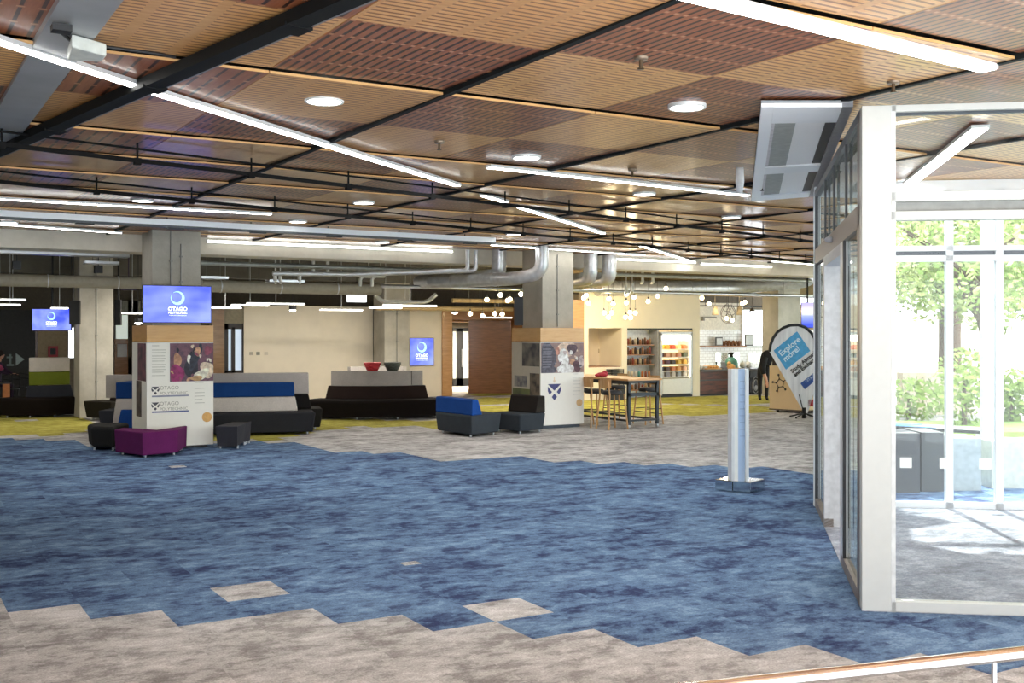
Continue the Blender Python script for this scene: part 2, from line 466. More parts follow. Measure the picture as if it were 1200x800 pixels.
# downstand beam at the end of the timber ceiling, slab and beams of the services zone
b0 = MB(); b0.box(-9, fx(20.6), 20.3, 21.0, 3.43, 4.6); struct('trim_%d' % k, b0, CONCL, bevel=.01, label='concrete downstand beam'); k += 1
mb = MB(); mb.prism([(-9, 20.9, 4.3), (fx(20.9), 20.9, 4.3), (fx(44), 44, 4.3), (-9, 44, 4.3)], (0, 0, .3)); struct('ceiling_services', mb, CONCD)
bpy.data.objects['ceiling_services'].name = 'ceiling.001'
for yy, zz in ((24.2, 3.75), (27.3, 3.35)):
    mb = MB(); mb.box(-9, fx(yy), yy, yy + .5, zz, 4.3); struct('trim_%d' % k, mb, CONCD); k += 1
for xx in (5.0, 12.2):
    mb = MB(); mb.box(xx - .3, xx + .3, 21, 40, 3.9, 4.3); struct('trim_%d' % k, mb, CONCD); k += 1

# left light-blocking wall and far walls
YW = 29.85
def wallY(name, px0, px1, Y, z0, z1, mat, th=.2):
    mb = MB(); mb.box(RY(px0, Y)[0], RY(px1, Y)[0], Y, Y + th, z0, z1); return struct(name, mb, mat)
mb = MB(); mb.box(-6.2, -6, -2, 42, 0, 4.4); struct('wall_left_shade', mb, M('6a6762', .8))  # unseen, added so the left side stays darker
wallY('wall_back', 286, 437, YW, 0, 2.72, CREAM, .3)
wallY('wall_back_dark', 437, 452, YW + .3, 0, 2.75, M('77746a', .8)); bpy.data.objects['wall_back_dark'].name = 'wall_back.001'
o = wallY('wall_back.002', 452, 519, YW, 0, 2.72, CREAM, .3)
o = wallY('trim_%d' % k, 518.5, 530, YW - .05, 0, 2.72, wood('cb9a62', 'b5834c'), .45); k += 1
# opening with timber header and panelled side, dark door beyond
o = wallY('trim_%d' % k, 530, 604, YW, 2.36, 2.75, wood('a87443', '8a5a30', axis=(1, 1, 4)), .3); k += 1
wallY('wall_back.003', 604, 690, YW, 0, 2.75, wood('a87443', '8a5a30'), .3)
YD = W(540, 39.7)[1]
xa, xb = RY(562, YW + .2)[0], RY(602, YW + .2)[0]
mb = MB(); mb.hexa([(xa - .02, YW + .9, 0), (xb, YW + .25, 0), (xb + .1, YW + .4, 0), (xa + .1, YW + 1.1, 0), (xa - .02, YW + .9, 2.36), (xb, YW + .25, 2.36), (xb + .1, YW + .4, 2.36), (xa + .1, YW + 1.1, 2.36)])
struct('wall_corridor', mb, wood('8f5d34', '744824'))
mb = MB(); mb.box(9, 34, YD, YD + .2, 0, 4.3); mb.box(-6, 9, 37, 37.2, 0, 4.3); struct('wall_far', mb, M('6c6354', .8))
mb = MB(); mb.box(9, 34, YD - 3.0, YD, 2.32, 2.5); struct('ceiling_corridor', mb, wood('8a6238', '6f4c28'))
# door_1 : black framed double glass door at the end of the corridor
dr = sroot('door_1', (RY(543, YD - .05)[0], YD - .05, 0))
x0, x1 = RY(527, YD - .06)[0], RY(555.5, YD - .06)[0]
xm = RY(538, YD - .06)[0]
mb = MB()
for a, b in ((x0, x0 + .1), (xm - .13, xm + .13), (x1 - .14, x1)): mb.box(a, b, YD - .12, YD - .02, 0, 2.1)
mb.box(x0, x1, YD - .12, YD - .02, 2.0, 2.12); mb.box(x0, x1, YD - .12, YD - .02, 0, .28)
build('door_frame', mb, BLACK, dr)
mb = MB(); mb.box(x0 + .05, x1 - .05, YD - .08, YD - .06, .2, 2.05); build('frosted_pane', mb, M('b9c2be', .4), dr)
mb = MB(); mb.cyl((xm + .05, YD - .18, .7), (xm + .05, YD - .18, 1.35), .018); build('door_handle', mb, STEEL, dr)

# left end: timber post, dark framed glazed door, dark partition, bright window strips
def boxY(px0, px1, py0, py1, Y, th=.08, mb=None, m=0, floor0=False):
    mb = mb or MB(); a = RYZ(px0, py0, Y); b = RYZ(px1, py1, Y)
    mb.box(a.x, b.x, Y, Y + th, 0 if floor0 else b.z, a.z, m); return mb
o = struct('trim_%d' % k, boxY(249, 263, 358, 470, YW, .3, floor0=True), wood('8f6b42', '77562f')); k += 1
o = struct('wall_back.004', boxY(240, 287, 361, 379, YW + .02, .25), M('8f8670', .8))
dr = sroot('door_2', (RY(273, YW)[0], YW, 0))
mb = MB(); boxY(260, 267.5, 379, 470, YW + .05, .1, mb, floor0=True); boxY(284, 287, 379, 470, YW + .05, .1, mb, floor0=True)
boxY(271.5, 275.5, 383, 470, YW + .05, .1, mb, floor0=True); boxY(260, 287, 378, 385.5, YW + .05, .1, mb); boxY(262, 287, 434, 480, YW + .05, .1, mb, floor0=True)
build('door_frame', mb, M('2b2523', .5), dr)
mb = MB(); boxY(263, 286, 383, 436, YW + .12, .02, mb); build('frosted_pane', mb, M('bccbdc', .3, es=.38, var=0), dr)
# dark partition with arrow on the far left
YL = 36.0
mb = MB(); mb.box(-6, RY(41, YL)[0], YL, YL + .2, 0, Zd(363, RY(20, YL)[1])); wl = struct('wall_partition', mb, M('454543', .8))
bpy.data.objects['wall_partition'].name = 'wall_back.005'
a = RYZ(24, 421, YL - .01)
mb = MB(); u = .16
mb.prism([(a.x - .13, YL - .012, a.z - .19), (a.x - .13, YL - .012, a.z + .19), (a.x + .11, YL - .012, a.z)], (0, .01, 0))
one('arrow_sign', mb, M('b9c8c4', .6), 'pale right-pointing arrow on the dark grey partition', 'sign')
a = RYZ(12, 421, YL - .01)
mb = MB(); mb.box(a.x - .03, a.x + .03, YL - .012, YL, a.z - .18, a.z + .16); mb.box(a.x - .1, a.x + .1, YL - .012, YL, a.z - .2, a.z - .14); mb.box(a.x - .1, a.x + .06, YL - .012, YL, a.z + .04, a.z + .09)
one('wall_symbol', mb, M('8fa09c', .6), 'faint grey symbol on the dark partition left of the arrow', 'sign')
mb = boxY(41, 44, 363, 470, YL, .2, floor0=True); struct('trim_%d' % k, mb, wood('6b3f2a', '54301e')); k += 1
mb = boxY(44, 80, 363, 470, YL, .2, floor0=True); struct('wall_back.006', mb, M('b9a583', .8))
def window(n, px0, px1, py0, py1, Y, es=5, col='f4f8ff'):
    r = sroot('window_%d' % n, (RY((px0 + px1) / 2, Y)[0], Y, 0))
    a = RYZ(px0, py0, Y); b = RYZ(px1, py1, Y)
    mb = MB(); mb.box(a.x, b.x, Y + .03, Y + .04, b.z, a.z); build('window_pane', mb, M(col, .3, es=es, var=0), r)
    mb = MB(); mb.box(a.x - .03, a.x, Y, Y + .08, b.z, a.z); mb.box(b.x, b.x + .03, Y, Y + .08, b.z, a.z)
    mb.box(a.x, b.x, Y, Y + .08, a.z, a.z + .04); mb.box(a.x, b.x, Y, Y + .08, b.z - .04, b.z); build('window_frame', mb, PFRAME, r)
window(1, 80.5, 88, 384, 419, YL, 2.5)
mb = boxY(80, 160, 419, 470, YL, .2, floor0=True); struct('wall_back.007', mb, M('9a8f7e', .8))
mb = boxY(88, 136, 363, 470, YL + .02, .2, floor0=True); struct('wall_back.008', mb, M('6b665c', .8))
window(2, 136, 151, 369, 397, YL, .32, 'dfeade')
mb = boxY(150, 162, 350, 440, YL, .2, floor0=True); struct('wall_back.009', mb, M('7d7462', .8))
mb = boxY(136, 165, 352, 369, YL, .1); struct('wall_back.010', mb, M('bdbfb0', .7))
mb = boxY(134.5, 150, 397, 440, YL - .4, .1, floor0=True)
one('notice_stand', mb, wood('b07a4c', '96622f'), 'tall oak notice panel with a white paper, left of the near pillar', 'notice board')
mb = boxY(137.5, 149, 403, 418, YL - .43, .02); pp = one('paper_notice', mb, WHITE, 'white paper notice on the oak panel behind the left sofas', 'notice')
mb = boxY(56.5, 68, 405.5, 418, YL - .08, .07)
r = one('wall_box', mb, M('b8303a', .5), 'red-framed black box on the beige wall below the far left screen', 'box')
mb = boxY(59, 65.5, 408, 415.5, YL - .1, .03); bb = build('box_front', mb, BLACK, r)

# ---------------------------------------------------------------- concrete columns
def column(px0, px1, Y, depthpx, ztop, label, mat=CONC, conduit=()):
    x0, x1 = RY(px0, Y)[0], RY(px1, Y)[0]
    dep = depthpx if depthpx > 0 else .6
    mb = MB(); mb.box(x0, x1, Y, Y + dep, 0, ztop)
    o = struct('trim_%d' % column.k, mb, mat, bevel=.012, label=label); column.k += 1
    for px, za, zb in conduit:
        x = RY(px, Y)[0]; mb = MB(); mb.cyl((x, Y - .012, za), (x, Y - .012, zb), .011, n=8)
        for q in range(3):
            zz = za + (zb - za) * (q + .5) / 3; mb.box(x - .03, x + .03, Y - .03, Y, zz - .012, zz + .012)
        c = build('conduit', mb, M('8f8f88', .5), o)
    return o
column.k = k
YP = 18.95
column(178, 235, YP, .8, 4.3, 'square concrete column rising behind the left display box', CONC, [(200, 2.2, 4.2), (212, 2.2, 3.5)])
column(635.5, 672, YP, .8, 4.3, 'square concrete column rising behind the right display box', CONC, [(653, 2.1, 3.6)])
Y3 = P(93, 490).y
column(93, 133, Y3, .8, 4.3, 'concrete column beside the green and white booth sofa', CONC, [(113, .3, 3.5)])
column(450.5, 480, YW - .9, .8, 4.3, 'concrete column beside the wall-mounted screen', CONC, [(465, .5, 2.9)])
Yc = W(926, 33.5)[1]
column(912, 938, Yc, .7, 4.3, 'concrete column behind the teardrop banner', CONC)
k = column.k

# ---------------------------------------------------------------- cafe block
YCf = 25.9
def cx(px): return RY(px, YCf)[0]
dC = lambda px: RY(px, YCf)[1]
mb = MB()
def cb(px0, px1, z0, z1, m=0, y0=YCf, y1=YCf + .25): mb.box(cx(px0), cx(px1), y0, y1, z0, z1, m)
ztop = 3.12; zo = 2.09
cb(684, 820, zo, ztop); cb(684, 689.5, 0, zo); cb(728.5, 735, 0, zo); cb(812, 820, 0, zo)
cb(689.5, 728.5, 0, .95)
mb.box(cx(820) - .2, cx(820), YCf + .25, YCf + 3.6, 0, ztop)
struct('wall_cafe', mb, CREAMY)
mb = MB(); mb.box(cx(684) - .1, cx(820), YCf + 1.15, YCf + 1.35, 0, ztop); struct('wall_cafe.001', mb, CREAM)
mb = MB(); mb.box(cx(684) - .45, cx(684), YCf - .02, YCf + .3, 0, 2.9); struct('trim_%d' % k, mb, wood('c99a62', 'b48550')); k += 1
mb = MB(); mb.box(cx(728.5), cx(728.5) + .1, YCf + .25, YCf + 1.15, 0, zo); struct('trim_%d' % k, mb, CREAMY); k += 1
mb = MB(); mb.box(cx(735), cx(812), YCf + .03, YCf + .09, zo - .05, zo + .0); struct('trim_%d' % k, mb, M('3a3a36', .6)); k += 1
mb = MB(); mb.box(cx(690) , cx(728), YCf + .05, YCf + 1.1, .92, .97)
one('niche_worktop', mb, OAKD, 'timber worktop inside the cream niche behind the stools', 'worktop')
a = V3(719.5, 437, dC(720)); 
mb = MB(); x = a.x
for q in range(5): mb.box(x - .28, x + .16, YCf - .25 - .02, YCf + .02, .66 + q * .05, .69 + q * .05)
for xx in (x - .28, x + .14): 
    for yy in (YCf - .27, YCf + 0): mb.box(xx, xx + .02, yy, yy + .02, .4, .9)
mb.box(x - .3, x + .18, YCf - .3, YCf + .04, 0.0, .42)
one('slatted_crate', mb, M('3b3a38', .7), 'dark slatted crate standing in front of the niche', 'crate')
g_ = Vector((*W(705, 23.4), 1.02)); mb = MB(); mb.sph(g_ + Vector((0, 0, .045)), .1, sc=(1.3, .9, .5)); mb.sph(g_ + Vector((.1, .02, .06)), .07, sc=(1, .9, .9)); mb.sph(g_ + Vector((-.1, 0, .035)), .06, sc=(1.2, 1, .6))
one('red_bag', mb, M('a82432', .6), 'crumpled red bag lying on the high table', 'bag', loc=g_)
for px, py in ((703, 411), (712.5, 419)):
    a = V3(px, py, dC(px)); mb = MB(); a.y = YCf + 1.15; X_, d_ = RY(px, YCf + 1.15); a = Vector((X_, YCf + 1.15, Zd(py, d_)))
    mb.box(a.x - .06, a.x + .06, a.y - .02, a.y, a.z - .06, a.z + .06)
    one('wall_switch', mb, M('b9a98c', .6), 'small wall plate in the cream niche, ' + ('upper left one' if px < 710 else 'lower right one'), 'switch')
# wall shelves with goods
sh = empty('shelf_unit', 'wall unit of five oak shelves holding jars beside the drinks fridge', 'shelves', (cx(752), YCf + .5, 0))
mb = MB(); mb.box(cx(735) + .02, cx(771), YCf + .45, YCf + .5, 0, zo - .05); build('back_panel', mb, M('eef3f6', .5), sh)
mb = MB(); mb.box(cx(771), cx(771) + .05, YCf + .02, YCf + .5, 0, zo - .05); build('side_panel', mb, M('a9acae', .5), sh)
shz = []
for py in (403.5, 415, 426.5, 441.5, 456):
    z = Zd(py, dC(752) + .3); shz.append(z)
    mb = MB(); mb.box(cx(735) + .02, cx(769), YCf + .1, YCf + .45, z - .03, z); build('shelf', mb, wood('b07f50', '94653a'), sh)
names = ['top', 'second', 'third', 'fourth', 'bottom']
goods = ['6e4a32', '3a2a22', 'a5724c', '8c3f2e', 'c9b79a', '54433a', 'b0895c', '2c2422']
jm = {}
def jar(x, y, z, col, hgt, rad, nm, label, group):
    mb = MB(); mb.lathe((x, y, z), [(0, 0), (rad, 0), (rad, hgt * .78), (rad * .7, hgt * .88), (rad * .7, hgt), (0, hgt)], 10)
    return tag(build(nm, mb, M(col, .4), loc=Vector((x, y, z))), label, 'jar', group)
for r_, z in enumerate(shz):
    n = 11 if r_ < 3 else 8
    for q in range(n):
        x = cx(736.5) + .04 + q * (cx(768) - cx(736.5)) / n
        if r_ == 3:
            col = ['c9b9a0', 'd8c8b0', 'cdbda8', 'e0d8c8', '3f8a84', 'c8702a', '8c4a2e', 'c77a3a'][q]
            hgt = .18
        else: col = goods[(q * 3 + r_ * 5) % 8]; hgt = .15 + .06 * ((q * 7 + r_) % 3) / 2
        jar(x, YCf + .2, z, col, hgt, .037, 'jar', 'small jar or packet standing on the %s oak shelf of the wall unit' % names[r_], 'jars on the %s shelf' % names[r_])
# fridge
fx0, fx1 = cx(773), cx(810.5)
yf = YCf - .05
fr = empty('display_fridge', 'tall open-fronted drinks fridge with lit header in the cafe wall', 'fridge', ((fx0 + fx1) / 2, yf + .35, 0))
mb = MB(); mb.box(fx0, fx0 + .07, yf, yf + .7, .06, 1.95); mb.box(fx1 - .07, fx1, yf, yf + .7, .06, 1.95); mb.box(fx0, fx1, yf, yf + .7, 1.88, 1.98); mb.box(fx0, fx1, yf + .64, yf + .7, .06, 1.9)
build('cabinet', mb, M('c4c6c4', .4, .3), fr, bevel=.01)
mb = MB(); mb.box(fx0 + .07, fx1 - .07, yf - .01, yf + .62, .1, .56); build('lower_panel', mb, WHITE, fr, bevel=.01)
mb = MB(); mb.box(fx0, fx1, yf + .02, yf + .68, 0, .1); build('plinth', mb, BLACK, fr)
mb = MB(); mb.box(fx0 + .08, fx1 - .08, yf - .01, yf + .08, 1.72, 1.88); build('lit_header', mb, M('fff6e0', .5, es=5), fr)
mb = MB(); mb.box(fx0 + .09, fx1 - .09, yf + .60, yf + .63, .6, 1.7); build('lit_back', mb, M('ffe2a6', .5, es=.9, var=0), fr)
mb = MB(); mb.box(fx1 - .1, fx1 - .075, yf + .02, yf + .06, .6, 1.72); build('light_strip', mb, M('fff0d0', .5, es=5), fr)
fz = [.62, .80, 1.0, 1.22, 1.46]
for z in fz:
    mb = MB(); mb.box(fx0 + .07, fx1 - .1, yf + .05, yf + .6, z - .025, z); build('shelf', mb, M('e9e4d6', .5), fr)
fcol = [['b8b4b0', '8c8a90', 'c9c0b4', '9aa0a8', 'a8a4a0'], ['3a3030', '5a4038', 'c27a50', 'd8a060', 'b89078'], ['a85030', '6a4a58', '4a4038', 'd8b040', 'c99a30'], ['5a2c28', 'e0a888', 'e8b890', 'd89878', '3c4a30'], ['e8b830', 'd8902c', 'b84828', 'e0c080', 'c86830']]
fn = ['lowest', 'second', 'middle', 'fourth', 'highest']
for r_, z in enumerate(fz):
    for q in range(5):
        x = fx0 + .16 + q * (fx1 - fx0 - .36) / 4
        mb = MB(); hh = .1 if r_ else .13
        mb.box(x - .07, x + .07, yf + .12, yf + .34, z + .0, z + hh); mb.prism([(x - .07, yf + .12, z + hh), (x + .07, yf + .12, z + hh), (x, yf + .12, z + hh + .03)], (0, .22, 0))
        one('food_packet', mb, M(fcol[r_][q], .5), 'packed snack on the %s shelf of the lit fridge' % fn[r_], 'food packet', 'snacks on the %s fridge shelf' % fn[r_])
# timber soffit / tray above cafe
mb = MB(); mb.box(cx(684) - 1.5, fx(YCf), YCf + .3, YCf + .5, 3.12, 4.3); struct('wall_cafe.002', mb, M('8f7a56', .8))

# cafe counter and back wall
YB = YCf + 3.3
def bx(px): return RY(px, YB)[0]
def bz(px, py): return Zd(py, RY(px, YB)[1])
t = NT('white_brick_tile')
br = t.n('ShaderNodeTexBrick'); tc = t.n('ShaderNodeTexCoord'); sp = t.n('ShaderNodeSeparateXYZ'); cbn = t.n('ShaderNodeCombineXYZ')
t.l(tc.outputs['Object'], sp.inputs[0]); t.l(sp.outputs[0], cbn.inputs[0]); t.l(sp.outputs[2], cbn.inputs[1]); t.l(cbn.outputs[0], br.inputs[0])
br.inputs['Color1'].default_value = lin('e9e9e4'); br.inputs['Color2'].default_value = lin('f2f2ee'); br.inputs['Mortar'].default_value = lin('c4c0b8')
br.inputs['Scale'].default_value = 1; br.inputs['Brick Width'].default_value = .2; br.inputs['Row Height'].default_value = .1; br.inputs['Mortar Size'].default_value = .008
t.bsdf(br.outputs[0], .2, coat=.3); TILE = t.m
mb = MB(); mb.box(bx(800), bx(1010), YB, YB + .2, 0, 2.05); struct('wall_back.011', mb, TILE)
mb = MB(); mb.box(bx(800), bx(871), YB, YB + .2, 2.05, 3.0); mb.box(bx(902), bx(1010), YB, YB + .2, 2.05, 3.0, 1); struct('wall_back.012', mb, [M('ece6d8', .8), M('8f7a58', .8)])
window(3, 871, 902, 363.5, 404, YB - .05, 7)
for px in (877, 889.5):
    mb = MB(); mb.box(bx(px) - .02, bx(px) + .02, YB - .09, YB - .06, 2.0, bz(px, 364)); 
    o = struct('trim_%d' % k, mb, M('d9dcdc', .5)); k += 1
# low bright mirror splashback
mb = MB(); mb.box(bx(838), bx(866), YB - .03, YB, bz(850, 428), bz(850, 413)); one('mirror_panel', mb, M('dfe9df', .05, .9, .0), 'long mirror strip behind the counter reflecting daylight', 'mirror')
mb = MB(); mb.box(bx(876), bx(890), YB - .03, YB, bz(880, 424), bz(880, 414)); one('mirror_panel', mb, M('dfe9d0', .05, .9, .0), 'short mirror to the right of the green coffee machine', 'mirror')
mb = MB(); mb.box(bx(820), bx(868), YB - .3, YB, bz(840, 406.5), bz(840, 405)); one('wall_shelf', mb, OAKD, 'thin timber shelf on the tiled wall behind the counter', 'shelf')
for px0, px1, py0, label in ((834, 842, 394.8, 'dark-framed picture on the cafe shelf left of the dried plants'), (868, 878, 391, 'pale framed card on the cafe shelf against the window')):
    r = empty('picture_frame', label, 'picture', (bx((px0 + px1) / 2), YB - .2, bz(840, 405)))
    mb = MB(); mb.box(bx(px0), bx(px1), YB - .22, YB - .19, bz(px0, 405), bz(px0, py0)); build('frame', mb, M('55524e', .5), r)
    mb = MB(); mb.box(bx(px0) + .03, bx(px1) - .03, YB - .235, YB - .22, bz(px0, 405) + .04, bz(px0, py0) - .04); build('picture', mb, M('cfd2d0', .5), r)
rnd = random.Random(3)
for q in range(5):
    px = 845.5 + q * 4.2; r = empty('potted_plant', 'dried brown plant in a pot on the cafe shelf, %s of the row of five' % ['first', 'second', 'middle', 'fourth', 'last'][q], 'plant', (bx(px), YB - .15, bz(px, 405)))
    c = r.location; mb = MB(); mb.lathe(c, [(0, 0), (.05, 0), (.07, .1), (0, .1)], 10); build('pot', mb, M('8a5a38', .7), r)
    mb = MB()
    for w_ in range(14):
        an = rnd.uniform(0, 6.28); e = c + Vector((math.cos(an) * .1, math.sin(an) * .07, rnd.uniform(.12, .19)))
        mb.tube([c + Vector((0, 0, .09)), e], [.012, .02], 4)
    build('foliage', mb, M('9a6a40', .8), r)
ct = empty('cafe_counter', 'cafe counter clad in dark red-brown timber with a grey top', 'counter', (cx(850), YCf + .3, 0))
yc0 = YCf + .0
X1, X2 = cx(820) + .02, cx(900)
zt = Zd(432.5, dC(850))
mb = MB(); mb.box(X1, X2, yc0 + .03, yc0 + .8, .05, zt - .06)
for q in range(1, 5): pass
t = NT('counter_boards'); f = t.noise(2, 5, t.obj((1, 1, 7)), .6); t.bsdf(t.ramp(f, [(.35, lin('33201a')), (.65, lin('6e3c28'))]), .45); CB_ = t.m
build('body', mb, CB_, ct)
mb = MB(); mb.box(cx(879), X2, yc0 + .0, yc0 + .03, .05, zt - .06); build('end_panel', mb, DGREY, ct)
mb = MB(); mb.box(X1, X2 + .05, yc0 - .05, yc0 + .85, zt - .06, zt); build('countertop', mb, M('5c5a58', .5), ct, bevel=.01)
mb = MB(); mb.box(X1, X2, yc0 + .0, yc0 + .03, .46, .5); build('trim_strip', mb, M('4a4846', .6), ct)
mb = MB(); mb.box(X1, X2, yc0 + .05, yc0 + .7, 0, .06); build('kickboard', mb, BLACK, ct)
c = Vector((cx(885.5), yc0 - .005, Zd(451, dC(885)))); mb = MB()
for rr in (.26, .17): mb.tube([c + Vector((math.cos(a_ * PI / 16) * rr * .55, 0, math.sin(a_ * PI / 16) * rr)) for a_ in range(33)], .014, 5)
mb.sph(c + Vector((.02, 0, -.08)), .07, sc=(1, .1, 1)); build('chalk_emblem', mb, M('b0b2b4', .7), ct)
def counter_item(nm, label, cat, px, fn_, mat):
    mb = MB(); fn_(mb, Vector((cx(px), yc0 + .35, zt))); return one(nm, mb, mat, label, cat)
counter_item('bread_tray', 'low tray of pastries at the left of the counter', 'food', 842, lambda m, c: (m.box(c.x - .3, c.x + .3, c.y - .15, c.y + .15, c.z, c.z + .03), [m.sph(c + Vector((q * .12 - .25, 0, .07)), .07, sc=(1, 1, .7)) for q in range(5)]), M('e0aa66', .6))
counter_item('bread_tray', 'heap of golden pastries in the middle of the counter', 'food', 865.5, lambda m, c: (m.box(c.x - .2, c.x + .2, c.y - .15, c.y + .15, c.z, c.z + .03), m.sph(c + Vector((0, 0, .06)), .14, sc=(1, 1, .8)), m.sph(c + Vector((-.08, 0, .16)), .07), m.sph(c + Vector((.12, 0, .06)), .07)), M('e6b470', .6))
counter_item('cup_stack', 'stack of pale cups at the left end of the counter', 'cups', 829, lambda m, c: (m.lathe(c, [(0, 0), (.06, 0), (.09, .12), (0, .12)], 14), m.lathe(c + Vector((.2, 0, 0)), [(0, 0), (.06, 0), (.09, .1), (0, .1)], 14)), M('dcd6c8', .4))
counter_item('glass_jar', 'round white jar on the counter right of the green machine', 'jar', 879.5, lambda m, c: (m.sph(c + Vector((0, 0, .11)), .11), m.cyl(c + Vector((0, 0, .2)), c + Vector((0, 0, .24)), .04)), WHITE)
counter_item('glass_jar', 'second round white jar at the right end of the counter', 'jar', 886, lambda m, c: (m.sph(c + Vector((0, 0, .11)), .11), m.cyl(c + Vector((0, 0, .2)), c + Vector((0, 0, .24)), .04)), WHITE)
counter_item('pepper_mill', 'small black mill on the counter before the mirror', 'mill', 848.5, lambda m, c: (m.lathe(c, [(0, 0), (.035, 0), (.03, .12), (.02, .16), (.04, .2), (0, .25)], 12)), BLACK)
counter_item('till_screen', 'small grey till on the counter left of the pastries', 'till', 857, lambda m, c: (m.box(c.x - .08, c.x + .08, c.y - .08, c.y + .08, c.z, c.z + .05), m.obox(c + Vector((-.1, -.02, .05)), (.2, 0, 0), (0, .03, .01), (0, .06, .16))), M('8a8c90', .4))
r = empty('coffee_machine', 'green domed coffee machine with a black top on the cafe counter', 'coffee machine', (cx(868.5), yc0 + .45, zt))
c = r.location; mb = MB(); mb.lathe(c, [(0, 0), (.2, 0), (.2, .08), (.22, .16), (.18, .28), (.09, .36), (0, .37)], 20); build('body', mb, M('5f9a86', .35), r)
mb = MB(); mb.lathe(c + Vector((0, 0, .36)), [(0, 0), (.06, 0), (.05, .08), (.1, .12), (.1, .15), (0, .16)], 16); mb.cyl(c + Vector((-.12, 0, .46)), c + Vector((.1, 0, .5)), .02); build('hopper', mb, BLACK, r)

# ---------------------------------------------------------------- generic people
def skin(name, joints, edges, parent, mat, sub=2):
    me = bpy.data.meshes.new(name); o = bpy.data.objects.new(name, me); C.objects.link(o); o.parent = parent
    inv = world_of(parent).inverted()
    me.from_pydata([inv @ Vector(j[0]) for j in joints], edges, [])
    sk = o.modifiers.new('skin', 'SKIN'); sk.use_smooth_shade = True
    for v, j in zip(me.skin_vertices[0].data, joints): v.radius = (j[1], j[2] if len(j) > 2 else j[1])
    me.skin_vertices[0].data[0].use_root = True
    sd = o.modifiers.new('sub', 'SUBSURF'); sd.levels = sub; sd.render_levels = sub
    me.materials.append(mat); return o
SKIN = M('c8957a', .6)
def hand(parent, w, d, side, size=.18):
    """palm and five fingers from wrist w pointing along d"""
    d = Vector(d).normalized(); s = Vector(side).normalized(); n = d.cross(s)
    mb = MB(); pw = size * .42
    mb.obox(Vector(w) - s * pw / 2 - n * .012, s * pw, d * size * .5, n * .024)
    k0 = Vector(w) + d * size * .48
    for q, ln in enumerate((.40, .45, .42, .33)):
        b = k0 + s * (q - 1.5) * pw / 4.2; m1 = b + d * size * ln * .5; e = m1 + (d * .8 - n * .6) * size * ln * .5
        mb.tube([b - d * .01, m1, e], [.009, .0085, .007], 8)
    b = Vector(w) + d * size * .15 - s * pw * .45; mb.tube([b, b + (d * .6 - s * .8) * size * .2, b + (d * 1.2 - s * .9) * size * .33], [.011, .01, .008], 8)
    return build('hand', mb, SKIN, parent)
def person_standing(px, d, label, top='141416', lean=.0, face=0):
    x, y = W(px, d); r = empty('person', label, 'person', (x, y, 0))
    ux = Vector((CA, -SA, 0)); fw = Vector((SA, CA, 0))
    def q(a, b, z): return Vector((x, y, 0)) + ux * a + fw * b + Vector((0, 0, z))
    L = lean
    J = [(q(0, 0, .95), .19, .15), (q(L * .4, 0, 1.15), .18, .14), (q(L * .9, 0, 1.36), .19, .14), (q(L * 1.15, 0, 1.47), .07, .07), (q(L * 1.35, 0, 1.56), .055),
         (q(L * .9 - .17, 0, 1.38), .07), (q(L * .5 - .2, -.06, 1.12), .05), (q(L * .6 - .08 + .1, -.22, .98), .04),
         (q(L * .9 + .17, 0, 1.38), .07), (q(L * 1.0 + .26, -.06, 1.12), .05), (q(L * 1.0 + .24, -.2, .95), .04),
         (q(-.09, 0, .85), .1), (q(-.1, .0, .48), .065), (q(-.1, .03, .09), .045), (q(-.1, -.1, .04), .04),
         (q(.09, 0, .85), .1), (q(.1, 0, .48), .065), (q(.1, .03, .09), .045), (q(.1, -.1, .04), .04)]
    E = [(0, 1), (1, 2), (2, 3), (3, 4), (2, 5), (5, 6), (6, 7), (2, 8), (8, 9), (9, 10), (0, 11), (11, 12), (12, 13), (13, 14), (0, 15), (15, 16), (16, 17), (17, 18)]
    skin('body', J, E, r, M(top, .85))
    hc = q(L * 1.55, -.02, 1.66)
    mb = MB(); mb.sph(hc, .1, 18, 14, (.8, .95, 1.15)); mb.sph(hc + ux * .0 - fw * .1 + Vector((0, 0, -.01)), .018, 8, 6, (1, 1, 1.4))
    mb.sph(hc + ux * .08, .02, 8, 6, (.4, 1, 1.3)); mb.sph(hc - ux * .08, .02, 8, 6, (.4, 1, 1.3)); mb.cyl(q(L * 1.35, 0, 1.52), hc - Vector((0, 0, .05)), .05, .05)
    build('head', mb, SKIN, r)
    mb = MB(); mb.sph(hc + fw * .018 + Vector((0, 0, .025)), .108, 18, 12, (.84, .95, 1.05)); build('hair', mb, M('2a1d16', .8), r)
    mb = MB()
    for s_ in (-1, 1): mb.sph(hc + ux * .03 * s_ - fw * .088 + Vector((0, 0, .01)), .011, 8, 6)
    mb.box(hc.x - .02, hc.x + .02, hc.y - .003, hc.y + .003, hc.z - .06, hc.z - .052); build('eyes_and_mouth', mb, M('2a1a18', .5), r)
    return r, q
r, q = person_standing(894.5, 31.2, 'person in black leaning over at the cafe counter, hand hanging down', lean=.22)
mb = MB(); mb.tube([q(-.05, -.28, .80), q(.0, -.28, .68), q(.04, -.28, .54)], [.05, .045, .034], 10); mb.tube([q(-.02, -.2, 1.25), q(-.09, -.27, .95), q(-.05, -.28, .78)], [.11, .1, .075], 10, m=1)
build('arm', mb, [SKIN, M('141416', .85)], r)
hand(r, q(.04, -.28, .54), (0.1, 0, -1), (CA, -SA, 0))

